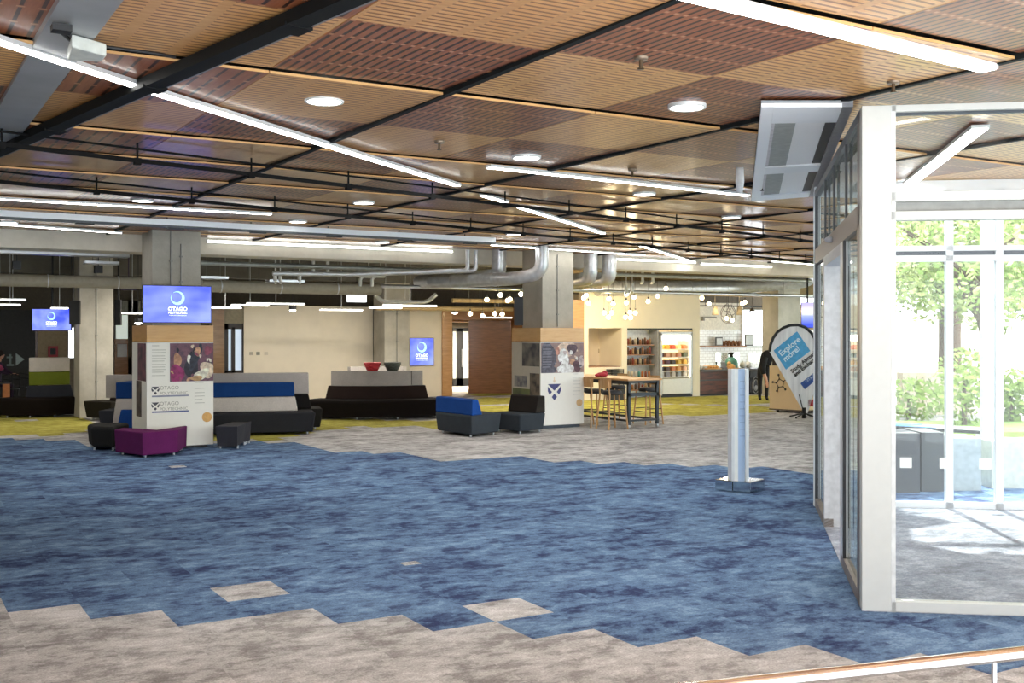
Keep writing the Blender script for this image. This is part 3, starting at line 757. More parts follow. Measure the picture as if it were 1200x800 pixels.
# person at far left edge, seated at a table
x, y = W(-6, 30.5); r = empty('person', 'person with dark hair seated at the far left edge, leaning on a table', 'person', (x, y, 0))
ux = Vector((CA, -SA, 0)); fw = Vector((SA, CA, 0))
q = lambda a, b, z: Vector((x, y, 0)) + ux * a + fw * b + Vector((0, 0, z))
J = [(q(0, 0, .55), .15, .13), (q(.03, 0, .8), .14, .12), (q(.08, 0, 1.05), .16, .12), (q(.12, 0, 1.18), .06), (q(.1, -.16, 1.05), .06), (q(.28, -.18, .86), .05), (q(.45, -.1, .8), .035),
     (q(.1, .16, 1.05), .06), (q(.28, .18, .86), .05), (q(.45, .1, .8), .035), (q(.1, -.1, .52), .09), (q(.42, -.12, .5), .07), (q(.42, -.12, .1), .045), (q(.52, -.12, .05), .04),
     (q(.1, .1, .52), .09), (q(.42, .12, .5), .07), (q(.42, .12, .1), .045), (q(.52, .12, .05), .04)]
E = [(0, 1), (1, 2), (2, 3), (2, 4), (4, 5), (5, 6), (2, 7), (7, 8), (8, 9), (0, 10), (10, 11), (11, 12), (12, 13), (0, 14), (14, 15), (15, 16), (16, 17)]
skin('body', J, E, r, M('35243c', .85))
mb = MB(); hc = q(.17, 0, 1.33); mb.sph(hc, .1, 16, 12, (.85, .85, 1.15)); mb.cyl(q(.12, 0, 1.15), hc, .05); mb.sph(hc + ux * .09, .018, 8, 6); build('head', mb, SKIN, r)
mb = MB(); mb.sph(hc - ux * .015 + Vector((0, 0, .03)), .112, 16, 12, (.9, .92, 1.05)); build('hair', mb, M('2a1d16', .8), r)
mb = MB(); mb.tube([q(.2, -.2, 1.03), q(.3, -.2, .92)], [.07, .06], 8); build('scarf', mb, M('b04a6a', .8), r)
hand(r, q(.45, -.1, .8), ux, fw); hand(r, q(.45, .1, .8), ux, fw)
a = P(6, 482); x, y = a.x, a.y
r = empty('cafe_table', 'small table with an orange timber leg at the far left edge', 'table', (x - .3, y, 0))
mb = MB(); mb.box(x - 1.0, x + .12, y - .3, y + .4, .7, .73); build('tabletop', mb, DGREY, r)
mb = MB(); mb.box(x - .08, x + .08, y - .3, y - .2, 0, .7); build('leg', mb, M('c8804a', .6), r)
mb = MB(); mb.box(x - .95, x - .85, y - .3, y - .2, 0, .7); build('leg', mb, M('c8804a', .6), r)
for q_, (px, py) in enumerate(((14, 476), (25, 474))):
    a = P(px, py); r = empty('cafe_chair', 'black bentwood cafe chair, %s behind the green booth sofa' % ['left one', 'right one'][q_], 'chair', (a.x, a.y, 0), 0)
    mb = MB(); mb.cyl(a + Vector((0, 0, .45)), a + Vector((0, 0, .48)), .2, n=16); build('seat', mb, BLACK, r)
    for sx in (-1, 1):
        for sy in (-1, 1): mb = MB(); mb.tube([a + Vector((sx * .2, sy * .2, 0)), a + Vector((sx * .15, sy * .15, .46))], .012, 8); build('leg', mb, BLACK, r)
    mb = MB(); mb.tube([a + Vector((-.2, .17, .46)), a + Vector((-.22, .2, .8)), a + Vector((0, .24, .86)), a + Vector((.22, .2, .8)), a + Vector((.2, .17, .46))], .015, 8); mb.tube([a + Vector((-.22, .2, .7)), a + Vector((0, .24, .72)), a + Vector((.22, .2, .7))], .02, 8); build('backrest', mb, BLACK, r)
# ================================================================= DISPLAY BOXES round the two columns
YF = 18.75
def blobs(parent, name, rect, items, Yp, label=None, seed=1, extra=22):
    """printed photo: background plus soft shapes, flat print lying on the panel (rect in px)"""
    mb = MB(); mats = []
    a = RYZ(rect[0], rect[1], Yp); b = RYZ(rect[2], rect[3], Yp)
    mb.box(a.x, b.x, Yp - .004, Yp, b.z, a.z, 0)
    W_, H_ = b.x - a.x, a.z - b.z
    t = NT('printed_photo'); f = t.noise(9, 6, t.obj(), .7); c = items[0]
    t.bsdf(t.ramp(f, [(.35, lin(c[0])), (.65, lin(c[1]))]), .6); mats.append(t.m)
    rn = random.Random(seed); pal = [it[0] for it in items[1:]] + list(items[0]) + ['2a2830', '9a7868', 'cfc0ac']
    small = [(pal[rn.randrange(len(pal))], rn.uniform(.3 if seed == 2 else .02, .98), rn.uniform(.04, .96), rn.uniform(.015, .05), rn.uniform(.02, .08), rn.uniform(-1, 1)) for _ in range(extra)]
    for it in small[:extra // 2] + list(items[1:]) + small[extra // 2:]:
        col, u, v, ru, rv = it[:5]; rot = it[5] if len(it) > 5 else 0
        mats.append(M(col, .6, 0, .42, 16)); n = 18; dep = .0045 + .00012 * len(mats)
        pts = []
        for q in range(n):
            an = 2 * PI * q / n; wob = 1 + .12 * math.sin(3 * an + u * 9)
            pu = ru * math.cos(an) * wob; pv = rv * math.sin(an) * wob
            X_ = u * W_ + pu * W_ * math.cos(rot) - pv * H_ * math.sin(rot); Z_ = v * H_ + pu * W_ * math.sin(rot) + pv * H_ * math.cos(rot)
            pts.append(Vector((a.x + min(max(X_, 0), W_), Yp - dep, b.z + min(max(Z_, 0), H_))))
        mb.add(pts, [tuple(range(n))], len(mats) - 1)
    return build(name, mb, mats, parent, label=label)
def lines(parent, name, px0, px1, rows, Yp, col='8f9088', th=.012):
    mb = MB()
    for py, w in rows:
        a = RYZ(px0, py, Yp); b = RYZ(px0 + (px1 - px0) * w, py, Yp)
        mb.box(a.x, b.x, Yp - .004, Yp, a.z - th / 2, a.z + th / 2)
    return build(name, mb, M(col, .7), parent)
def roundel(parent, px, py, Yp, rad, col='d9a860'):
    a = RYZ(px, py, Yp); mb = MB(); mb.cyl((a.x, Yp - .005, a.z), (a.x, Yp, a.z), rad, n=28, smooth=False); return build('roundel', mb, M(col, .6), parent)
def crest(parent, x, Yp, z, s, col='4a4a78'):
    mb = MB(); y = Yp - .005
    Q = lambda u, v: Vector((x + u * s, y, z + v * s))
    mb.add([Q(-.5, .45), Q(0, .02), Q(.5, .45)], [(0, 1, 2)]); mb.add([Q(-.5, .30), Q(-.5, .0), Q(-.36, -.24), Q(-.18, -.06)], [(0, 1, 2, 3)])
    mb.add([Q(.5, .30), Q(.18, -.06), Q(.36, -.24), Q(.5, .0)], [(0, 1, 2, 3)]); mb.add([Q(0, -.16), Q(-.2, -.38), Q(0, -.6), Q(.2, -.38)], [(0, 1, 2, 3)])
    return build('crest', mb, M(col, .6), parent)
# left display box
X1, X2 = RY(172, YF)[0], RY(250, YF)[0]; d0 = RY(211, YF)[1]
yb = RX(155, X1)[0]
box1 = empty('display_box', 'white and oak display box around the near left column, with printed dining photo', 'display box', ((X1 + X2) / 2, YF + .6, 0))
zt = 2.10; zb = Zd(401, d0)
mb = MB(); mb.box(X1, X2, YF, yb, zb + .01, zt); build('oak_band', mb, wood('d6a45c', 'c8954e', axis=(1, 1, 6)), box1)
mb = MB(); mb.box(X1, X2, YF, yb, .05, zb); wbox1 = build('white_panel', mb, M('eeebdd', .55, 0, .01), box1)
mb = MB(); mb.box(X1 + .08, X2 - .08, YF + .08, yb - .08, 0, .05); build('plinth', mb, BLACK, box1)
blobs(wbox1, 'photo_print', (199, 402, 250, 446), [('4a3a48', '7c5560'), ('2c2a34', .5, .35, .16, .32), ('b98a6a', .17, .55, .09, .2), ('8c2a5c', .16, .2, .16, .25), ('e6dccb', .47, .55, .07, .14, .5), ('2f3440', .58, .62, .1, .35, -.4), ('c89a78', .63, .78, .07, .12), ('d8c4a8', .86, .3, .16, .22, .4), ('e8dcc4', .72, .18, .2, .12, .5), ('8a4658', .88, .8, .1, .12), ('b89468', .6, .08, .15, .07)], YF, 'photo of diners at a table')
lines(wbox1, 'text_block', 178, 195, [(405, .5), (410, .95), (413, .95), (417, .9), (420, .95), (423, .85), (427, .95), (430, .9), (433, .95), (436, .8), (440, .9)], YF, 'c2bfae')
lines(wbox1, 'text_block', 228, 241, [(448, .8), (455, .9), (460, .9), (464, .9), (468, .7), (472, .9)], YF, 'c2bfb0')
SX = Vector((1, 0, 0)); SZ = Vector((0, 0, 1))
for py, ln in ((457, '8a8d9a'), (475.5, '5a628c')):
    a = RYZ(182, py, YF); crest(wbox1, a.x, YF, a.z, .13, '4c4c50')
    a = RYZ(187, py - .5, YF); text('panel_text', 'OTAGO', .088, (a.x, YF - .003, a.z + .0), SX, SZ, M('a09a88', .7), wbox1)
    text('panel_text', 'POLYTECHNIC', .07, (a.x, YF - .003, a.z - .085), SX, SZ, M('a09a88', .7), wbox1)
    a = RYZ(178, py + 7, YF); b = RYZ(221, py + 6, YF); mb = MB(); mb.box(a.x, b.x, YF - .004, YF, a.z - .018, a.z + .008); build('rule_line', mb, M(ln, .6), wbox1)
roundel(wbox1, 242.5, 488.5, YF, .085)
def sidephoto(parent, name, X, ya, yb_, za, zb_, c0, c1, sc=6):
    t = NT('side_print'); f = t.noise(sc, 4, t.obj()); t.bsdf(t.ramp(f, [(.35, lin(c0)), (.62, lin(c1))]), .6)
    mb = MB(); mb.box(X - .004, X, ya, yb_, za, zb_); return build(name, mb, t.m, parent)
zf = lambda px, py, X: Zd(py, RX(px, X)[1])
yl = lambda px, X: RX(px, X)[0]
sidephoto(wbox1, 'photo_print', X1, yl(171, X1), yl(161.5, X1), zf(166, 446, X1), zf(166, 402, X1), '3c2c34', '7c4a50')
sidephoto(wbox1, 'photo_print', X1, yl(165.8, X1), yl(160, X1), zf(163, 488, X1), zf(163, 446, X1), '2e2624', '6a5a4c')
# right display box
X1, X2 = RY(633.5, YF)[0], RY(684, YF)[0]; d0 = RY(655, YF)[1]
yb = min(RX(600, X1)[0], YF + 2.2)
box2 = empty('display_box', 'white and oak display box around the right-hand column, with blue crest', 'display box', ((X1 + X2) / 2, YF + .6, 0))
zt = Zd(384, d0); zb = Zd(400.5, d0)
mb = MB(); mb.box(X1, X2, YF, yb, zb + .01, zt); build('oak_band', mb, wood('dcae6c', 'cf9c58', axis=(1, 1, 6)), box2)
mb = MB(); mb.box(X1, X2, YF, yb, .07, zb); wbox2 = build('white_panel', mb, M('f2efe6', .55, 0, .01), box2)
mb = MB(); mb.box(X1 + .08, X2 - .06, YF + .06, yb - .08, 0, .07); build('plinth', mb, M('4a5560', .6), box2)
blobs(wbox2, 'photo_print', (634, 401.5, 684, 436), [('7c6a70', '9c8078'), ('54525e', .16, .5, .17, .55), ('54525e', .15, .1, .18, .2), ('d8c0ac', .6, .8, .2, .25), ('e8e2dc', .52, .52, .12, .28, .3), ('efe9e2', .58, .12, .2, .16), ('c4987c', .73, .35, .06, .12, .4), ('5c3a44', .84, .2, .09, .2, .3), ('5a4650', .72, .78, .12, .18), ('b8a8a8', .94, .35, .06, .2), ('c08878', .38, .72, .05, .14)], YF, 'photo of graduation capping', 2)
lines(wbox2, 'text_block', 636, 647, [(404, .8), (409, .9), (412, .95), (415, .9), (418, .95), (421, .9), (424, .95), (427, .9), (430, .8)], YF - .008, '8c8c98')
lines(wbox2, 'text_block', 671.5, 681, [(438, .6), (442, .9), (446, .9), (450, .9), (454, .9), (458, .9), (462, .8)], YF, 'd3d3cc')
a = RYZ(649.5, 458, YF); crest(wbox2, a.x, YF, a.z, .32, '45487c')
mb = MB(); mb.box(a.x - .01, a.x + .01, YF - .005, YF, a.z + .17, a.z + .28); mb.box(a.x - .03, a.x + .03, YF - .005, YF, a.z + .2, a.z + .22); build('crest_finial', mb, M('e6cfae', .6), wbox2)
roundel(wbox2, 679, 471.5, YF, .075, 'e0bb88')
sidephoto(wbox2, 'photo_print', X1, yl(632.5, X1), yl(612, X1), zf(622, 429, X1), zf(622, 402, X1), '3a3a40', '7a7468', 4)
sidephoto(wbox2, 'photo_print', X1, yl(632.5, X1), yl(621, X1), zf(622, 468, X1), zf(622, 437, X1), '2e2c28', '7a6c5c', 5)
sidephoto(wbox2, 'photo_print', X1, yl(621, X1), yl(601, X1), zf(611, 470, X1), zf(611, 455, X1), '4c5434', '6e7444', 3)
sidephoto(wbox2, 'photo_print', X1, yl(618, X1), yl(603, X1), zf(611, 453, X1), zf(611, 440, X1), '5c5c66', '8c8a84', 9)
mb = MB(); mb.box(X1 - .003, X1, YF, yb, .07, zb); build('grey_side_panel', mb, M('b9b2a2', .6, 0, .04), box2)

# ================================================================= SCREENS
def swirl(parent, c, xd, s, mat):
    """crescent swirl emblem"""
    xd = Vector(xd).normalized(); n = xd.cross(SZ); mb = MB(); outer = []; inner = []
    for q in range(33):
        t_ = q / 32; an = PI * (.72 - 1.9 * t_) ; w_ = .02 + .42 * math.sin(PI * min(1, t_ * 1.02)) ** 1.2
        outer.append((math.cos(an), math.sin(an))); inner.append((math.cos(an) * (1 - w_), math.sin(an) * (1 - w_)))
    for q in range(32):
        vs = [outer[q], outer[q + 1], inner[q + 1], inner[q]]
        mb.add([Vector(c) + xd * (u * s) + SZ * (v * s) for u, v in vs], [(0, 1, 2, 3)])
    return build('swirl_emblem', mb, mat, parent)
def screen(name, label, c, xd, w, h, full=True, lean=0.0):
    """c = centre of the lit face"""
    xd = Vector(xd).normalized(); nrm = Vector((xd.y, -xd.x, 0))       # facing the viewer
    c = Vector(c); r = empty(name, label, 'screen', c)
    mb = MB(); mb.obox(c - xd * (w / 2 + .015) - SZ * (h / 2 + .015) - nrm * .05, xd * (w + .03), SZ * (h + .03), nrm * .049); build('housing', mb, BLACKG, r, bevel=.004)
    t = NT('screen_picture'); tc = t.n('ShaderNodeTexCoord'); sp = t.n('ShaderNodeSeparateXYZ'); t.l(tc.outputs['Generated'], sp.inputs[0])
    f = t.noise(1.7, 2, tc.outputs['Generated']); col = t.ramp(f, [(.3, lin('3a4cf0')), (.7, lin('7c8cff'))])
    t.bsdf(lin('101018'), .25, emis=col, es=.95)
    mb = MB(); mb.obox(c - xd * w / 2 - SZ * h / 2, xd * w, SZ * h, nrm * .004); r = build('lit_panel', mb, t.m, r); r0 = r.parent
    lc = c + nrm * .008
    EM = M('9ad0f4', .4, es=.9, var=0); ET = M('dfe8ff', .4, es=1.0, var=0)
    swirl(r, lc + SZ * h * .17, xd, h * .19, EM)
    text('screen_text', 'OTAGO', h * .145, lc - SZ * h * .18, xd, SZ, ET, r, 'CENTER', bold=.003)
    text('screen_text', 'POLYTECHNIC', h * .078, lc - SZ * h * .265, xd, SZ, ET, r, 'CENTER', bold=.002)
    text('screen_text', 'TE KURA MATATINI KI OTAGO', h * .034, lc - SZ * h * .325, xd, SZ, ET, r, 'CENTER')
    return r0
Yt = YF - .12; a = RYZ(168, 334.5, Yt); b = RYZ(247, 377.5, Yt)
r = screen('wall_screen', 'large bright blue screen mounted above the left display box', ((a.x + b.x) / 2, Yt, (a.z + b.z) / 2), SX, b.x - a.x, a.z - b.z)
mb = MB(); mb.box((a.x + b.x) / 2 - .15, (a.x + b.x) / 2 + .15, Yt + .05, YP, (a.z + b.z) / 2 - .15, (a.z + b.z) / 2 + .15); build('wall_bracket', mb, BLACK, r)
c = V3(60.5, 374.5, 25.3); w_ = 45 / F * 25.3
r = screen('wall_screen', 'small blue screen hung at the far left beside the concrete column', c, (CA, -SA, 0), w_, 24.5 / F * 25.3)
mb = MB(); mb.obox(c - Vector((.02, 0, 0)) + Vector((SA, CA, 0)) * .05 + SZ * .2, (.04, 0, 0), (0, .04, 0), (0, 0, 3.95 - c.z + .15)); build('ceiling_pole', mb, BLACK, r)
a = RYZ(480.5, 396.5, YW - .06); b = RYZ(508, 427.5, YW - .06)
screen('wall_screen', 'blue screen on the cream wall between concrete column and timber post', ((a.x + b.x) / 2, YW - .06, (a.z + b.z) / 2), SX, b.x - a.x, a.z - b.z)
def darkbox(label, px0, px1, py0, py1, d, nm='speaker', cat='speaker', dep=.25, drop=0):
    a = V3(px0, py0, d); b = V3(px1, py1, d); u = Vector((CA, -SA, 0)); w = Vector((SA, CA, 0))
    mb = MB(); mb.obox(Vector((a.x, a.y, b.z)), u * ((px1 - px0) / F * d), w * dep, SZ * (a.z - b.z))
    if drop: mb.cyl((a.x + .1, a.y + .1, a.z), (a.x + .1, a.y + .1, 4.305), .02, n=8)
    return one(nm, mb, BLACK, label, cat)
darkbox('black speaker on the left face of the right-hand column', 602.5, 613, 348, 381, 22.0)
darkbox('black screen seen edge-on at the left of the column by the booth sofa', 81, 92.5, 352, 380, 24.6, 'side_screen', 'screen', .1, drop=1)
darkbox('narrow black screen seen edge-on at the right of the column by the booth sofa', 134.5, 141, 351, 381, 24.4, 'side_screen', 'screen', .1, drop=1)
c = V3(946.5, 369, 30.0); mb = MB()
r = empty('wall_screen', 'screen with violet and white picture above the teardrop banner', 'screen', c)
u = Vector((CA, -SA, 0)); n_ = Vector((SA, CA, 0)); w_ = 15 / F * 30; h_ = 30 / F * 30
mb = MB(); mb.obox(c - u * w_ / 2 - SZ * h_ / 2, u * w_, SZ * h_, n_ * .06); mb.cyl(c + SZ * .2 + n_ * .03, Vector((c.x, c.y, 4.305)) + n_ * .03, .025, n=8); build('housing', mb, BLACKG, r)
t = NT('screen_landscape'); tc = t.n('ShaderNodeTexCoord'); sp = t.n('ShaderNodeSeparateXYZ'); t.l(tc.outputs['Generated'], sp.inputs[0])
t.bsdf(lin('101018'), .3, emis=t.ramp(sp.outputs[2], [(.1, lin('3a4cc8')), (.45, lin('8c9ae0')), (.6, lin('e8e4f4')), (.9, lin('a8a0e0'))]), es=1)
mb = MB(); mb.obox(c - u * (w_ / 2 - .01) - SZ * (h_ / 2 - .01) - n_ * .005, u * (w_ - .02), SZ * (h_ - .02), n_ * .004); build('lit_panel', mb, t.m, r)

# ================================================================= SOFT SEATING
BLK = fabric('1c1a1a'); CHAR = fabric('3b3d42'); CHAR2 = fabric('34363c'); DBR = fabric('2c211e'); OFF = fabric('c9c1b8'); NAVY = fabric('1a3f78'); ROY = fabric('1c478e')
GRN = fabric('6f7a2a'); PUR = fabric('5e2052'); GRY = fabric('b3aca6')
def arc_sofa(label, C_, R, a0, a1, seatd, tiers, legs=True, name='curved_sofa', seatm=BLK, ztop=.44, split=None, convex=True):
    """seat front on radius R (centre C_ behind when convex); tiers: (mat, r_bottom_front, r_top_front, thickness, z0, z1, inset angle)"""
    mid = (a0 + a1) / 2
    r = empty(name, label, 'sofa', (C_[0] + R * math.cos(mid), C_[1] + R * math.sin(mid), 0))
    s = 1 if convex else -1
    mb = MB(); mb.arc(C_, [(R - s * .11, .05), (R, ztop - .05), (R - s * .02, ztop), (R - s * seatd, ztop), (R - s * seatd, .05)], a0, a1, 28)
    st = build('seat', mb, seatm, r, bevel=.02)
    for nm, m, rb, rt, th, z0, z1, ins in tiers:
        mb = MB(); mb.arc(C_, [(R - s * rb, z0), (R - s * rt, z1), (R - s * (rt + th), z1), (R - s * (rb + th), z0)], a0 + (ins[0] if isinstance(ins, tuple) else ins), a1 - (ins[1] if isinstance(ins, tuple) else ins), 28)
        build(nm, mb, m, r, bevel=.015)
    for q in range(4):
        an = a0 + (a1 - a0) * (.08 + .28 * q); mb = MB(); p = Vector((C_[0] + (R - s * .25) * math.cos(an), C_[1] + (R - s * .25) * math.sin(an), 0)); mb.cyl(p, p + SZ * .06, .025, n=10); build('foot', mb, STEEL, st)
    return r
view = lambda px: math.atan((px - 600) / F)
def arc_from(px0, px1, py, dfront, R, s=1):
    """centre and angles so that the arc's front bulges toward the viewer at the middle of px0..px1"""
    pm = (px0 + px1) / 2; d = dfront; x, y = W(pm, d)
    dr = Vector((x, y, 0)).normalized(); c = Vector((x, y, 0)) + dr * R
    half = (px1 - px0) / 2 / F * d / R
    base = math.atan2(-dr.y, -dr.x)
    hs = math.asin(min(.98, half))
    return c, base - hs, base + hs
# round brown and white sofa (middle)
c, a0, a1 = arc_from(353, 531, 493, 24.4, 3.2)
r = arc_sofa('long curved dark brown sofa with pale grey high back, two woven bowls on it', c, 3.2, a0, a1, .75,
    [('backrest', DBR, .62, .76, .14, .44, .73, .08), ('upper_back', GRY, .80, .80, .10, .66, 1.08, .10)], seatm=fabric('1d1817'), ztop=.44)
for an in (a0 + (a1 - a0) * .80,):
    mb = MB(); p = lambda rr, z: Vector((c.x + rr * math.cos(an), c.y + rr * math.sin(an), z))
    mb.obox(p(3.2 - .79, .75), p(3.2 - .775, .75) - p(3.2 - .79, .75), (.006, .003, 0), SZ * .32); build('seam', mb, BLACK, r)
# its far arms
mb = MB(); mb.arc((c.x, c.y), [(.9, .3), (.9, 1.08), (1.0, 1.08), (1.0, .3)], a0 + PI - .3, a1 + PI + .3, 20); build('rear_back', mb, GRY, r)
mb = MB(); mb.arc((c.x, c.y), [(1.0, .05), (1.0, .44), (2.3, .44), (2.3, .05)], a0 - .0, a0 + .35, 8); mb.arc((c.x, c.y), [(1.0, .05), (1.0, .44), (2.3, .44), (2.3, .05)], a1 - .35, a1, 8); build('side_seat', mb, DBR, r, bevel=.02)
for px, col, lb in ((436.5, 'c8303a', 'red woven bowl on top of the curved sofa'), (460.5, '4a5048', 'dark green woven bowl on top of the curved sofa, beside the red one')):
    an = math.atan2(-W(436.5, 1)[1], -W(436.5, 1)[0])
    q_ = V3(px, 437, 25.25); q_ = Vector((q_.x, q_.y, 1.08))
    rr = (Vector((q_.x, q_.y, 0)) - Vector((c.x, c.y, 0))); rr = rr.normalized() * (3.2 - .85); q_ = Vector((c.x + rr.x, c.y + rr.y, 1.08))
    mb = MB(); mb.lathe(q_, [(0, 0), (.12, 0), (.16, .08), (.21, .19), (.195, .195), (.14, .08), (.1, .02), (0, .02)], 22)
    for z_, r_ in ((.05, .148), (.1, .175), (.15, .198)): mb.tube([q_ + Vector((math.cos(i * PI / 10) * r_, math.sin(i * PI / 10) * r_, z_ + .012 * math.sin(i * 3))) for i in range(21)], .009, 5)
    one('woven_bowl', mb, M(col, .6, 0, .3, 40), lb, 'bowl', loc=q_)
# booth sofa far left
c, a0, a1 = arc_from(-4, 102, 489, 25.0, 1.6)
arc_sofa('high booth sofa with off-white and green back bands and black seat, far left', c, 1.6, a0 + .02, a1, .62,
    [('lower_back', CHAR2, .45, .55, .12, .44, .72, (.38, .05)), ('green_band', GRN, .55, .55, .12, .73, 1.04, (.42, .08)), ('white_band', OFF, .55, .55, .12, 1.045, 1.38, (.42, .08))], seatm=fabric('1a1412'), ztop=.46)
# straight sofas as oriented extrusions
def straight_sofa(label, A_, u, length, depth, parts, seatm, name='sofa', taper=.05, hseat=.43, cat='sofa', feet=True):
    """A_ = front-left floor corner, u along the front, depth goes left-normal of u (away)"""
    u = Vector(u).normalized(); n = Vector((-u.y, u.x, 0)); A_ = Vector(A_)
    r = empty(name, label, cat, A_ + u * length / 2 + n * depth / 2)
    mb = MB(); p = lambda a, b, z: A_ + u * a + n * b + SZ * z; t_ = taper
    mb.hexa([p(t_, t_, .05), p(length - t_, t_, .05), p(length - t_, depth - t_, .05), p(t_, depth - t_, .05), p(0, 0, hseat), p(length, 0, hseat), p(length, depth, hseat), p(0, depth, hseat)])
    st = build('seat', mb, seatm, r, bevel=.03, seg=3)
    for nm, m, x0, x1, b0, t0, z0, x0t, x1t, b1, t1, z1 in parts:
        mb = MB(); mb.hexa([p(x0, b0, z0), p(x1, b0, z0), p(x1, b0 + t0, z0), p(x0, b0 + t0, z0), p(x0t, b1, z1), p(x1t, b1, z1), p(x1t, b1 + t1, z1), p(x0t, b1 + t1, z1)]); build(nm, mb, m, r, bevel=.02)
    for a in (.15, length - .15):
        for b in (.15, depth - .15):
            mb = MB(); mb.cyl(p(a, b, 0), p(a, b, .07), .022, n=10); build('foot', mb, STEEL, st)
    return r
A1 = P(222, 512.5); B1 = P(370, 509); u = (B1 - A1).normalized(); Ln = (B1 - A1).length
straight_sofa('charcoal sofa with blue over off-white back, behind the left display box', A1, u, Ln, .85,
    [('lower_back', OFF, .0, Ln - .31, .50, .25, .43, .0, Ln - .36, .56, .2, .71), ('blue_band', NAVY, .0, Ln - .37, .56, .2, .715, .0, Ln - .38, .56, .2, .99)], fabric('2c2d31'))
n = Vector((-u.y, u.x, 0)); A2 = A1 + n * 1.0 + u * .1
straight_sofa('black sofa with pale grey back, back to back with the blue and white one', A2 + u * 0, u, Ln + .12, .85,
    [('lower_back', BLK, .0, Ln - .1, .1, .16, .43, .0, Ln - .16, .1, .16, .72), ('grey_band', GRY, .0, Ln - .15, .1, .16, .725, .0, Ln - .16, .1, .16, 1.16)], fabric('24221f'))
# left sofa seen end-on: seats to the left, stepped white and blue end
A3 = P(160, 506); u3 = Vector((0, 1, 0))
mbp = lambda a, b, z: A3
r = empty('sofa', 'short sofa seen end-on left of the near pillar, with blue and off-white stepped back', 'sofa', P(140, 504))
d_ = 21.2
def vp(px, py, dd): return V3(px, py, dd)
wv = Vector((SA, CA, 0)) * 1.1
def endpiece(nm, pts, mat, off=0.0, dep=1.1):
    mb = MB(); mb.prism([V3(px, py, d_ + off) for px, py in pts], Vector((SA, CA, 0)) * dep); return build(nm, mb, mat, r, bevel=.015)
zf0 = 388 + (H - .05) * F / d_
endpiece('seat', [(115, 481), (134, 481), (132, zf0), (118, zf0)], CHAR2, .05, 1.0)
endpiece('white_end', [(136, 467), (157, 467), (157, zf0), (130, zf0), (134, 480)], OFF, .05, 1.0)
endpiece('blue_band', [(135.5, 448), (156, 448), (156, 466.8), (135.5, 466.8)], NAVY, .05, 1.0)
endpiece('blue_side', [(141.5, 480), (158, 480), (158, zf0), (136, zf0)], ROY, -.06, .1)
endpiece('grey_back', [(123.5, 439), (156, 439), (156, 448), (136, 448), (136, 466), (123.5, 466)], GRY, 1.1, .15)
for px in (120, 154):
    mb = MB(); p = W(px, d_ + .3); mb.cyl((p[0], p[1], 0), (p[0], p[1], .06), .022, n=10); build('foot', mb, STEEL, r)
# charcoal lounge chair against the column
A4 = P(97, 492); u4 = (P(140, 494) - A4).normalized()
straight_sofa('black lounge chair standing against the far left concrete column', A4, u4, .85, .6,
    [('backrest', DBR, .48, .85, .3, .25, .43, .54, .85, .35, .2, .72)], fabric('28251f'), 'lounge_chair', cat='lounge chair')
a = V3(114, 464, 24.9); 
# ottomans
def rounded_box(name, label, base_pts, h, mat, taper=.03, cat='ottoman', bev=.04, feet=True):
    c = sum(base_pts, Vector((0, 0, 0))) / len(base_pts)
    r = empty(name, label, cat, c)
    mb = MB(); n = len(base_pts)
    bot = [q + (c - q).normalized() * taper + SZ * .04 for q in base_pts]; top = [q + SZ * h for q in base_pts]
    area = sum(base_pts[i].x * base_pts[(i + 1) % n].y - base_pts[(i + 1) % n].x * base_pts[i].y for i in range(n))
    if area < 0: bot.reverse(); top.reverse()
    mb.add(bot + top, [tuple(range(n - 1, -1, -1)), tuple(range(n, 2 * n))] + [(i, (i + 1) % n, n + (i + 1) % n, n + i) for i in range(n)])
    st = build('cushion', mb, mat, r, bevel=bev, seg=4)
    for q in base_pts[:: max(1, n // 4)]:
        p = q + (c - q) * .2; p.z = 0; mb = MB(); mb.cyl(p, p + SZ * .05, .02, n=10); build('foot', mb, STEEL, st)
    return r
F0, F1, F2, F3 = P(134, 532.5), P(167, 537), P(209, 533), P(217, 527)
back = Vector((SA, CA, 0)) * .52
rounded_box('angled_bench', 'purple angled bench in front of the left display box', [F0, F1, F2, F3, F3 + Vector((SA, CA, 0)) * .12, F1 + back * .95 + Vector((.06, .0, 0)), F0 + back * .8], .405, PUR, .015, 'bench', .02)
c0 = P(124, 529); pts = []
for px, py in ((102, 524), (107, 527.5), (134, 528.5), (138, 526)): pts.append(P(px, py))
w = Vector((SA, CA, 0))
pts += [P(138, 526) + w * .6, P(110, 527) + w * .7, P(102, 524) + w * .55]
rounded_box('ottoman', 'rounded black ottoman left of the purple bench', pts, .40, fabric('262625'), .04, bev=.06)
pts = [P(252.5, 526), P(278, 526), P(288, 521), P(288, 521) + w * .4, P(280, 524) + w * .6, P(262, 524) + w * .6]
rounded_box('ottoman', 'dark grey ottoman right of the left display box', pts, .385, fabric('37373c'), .05, bev=.06)
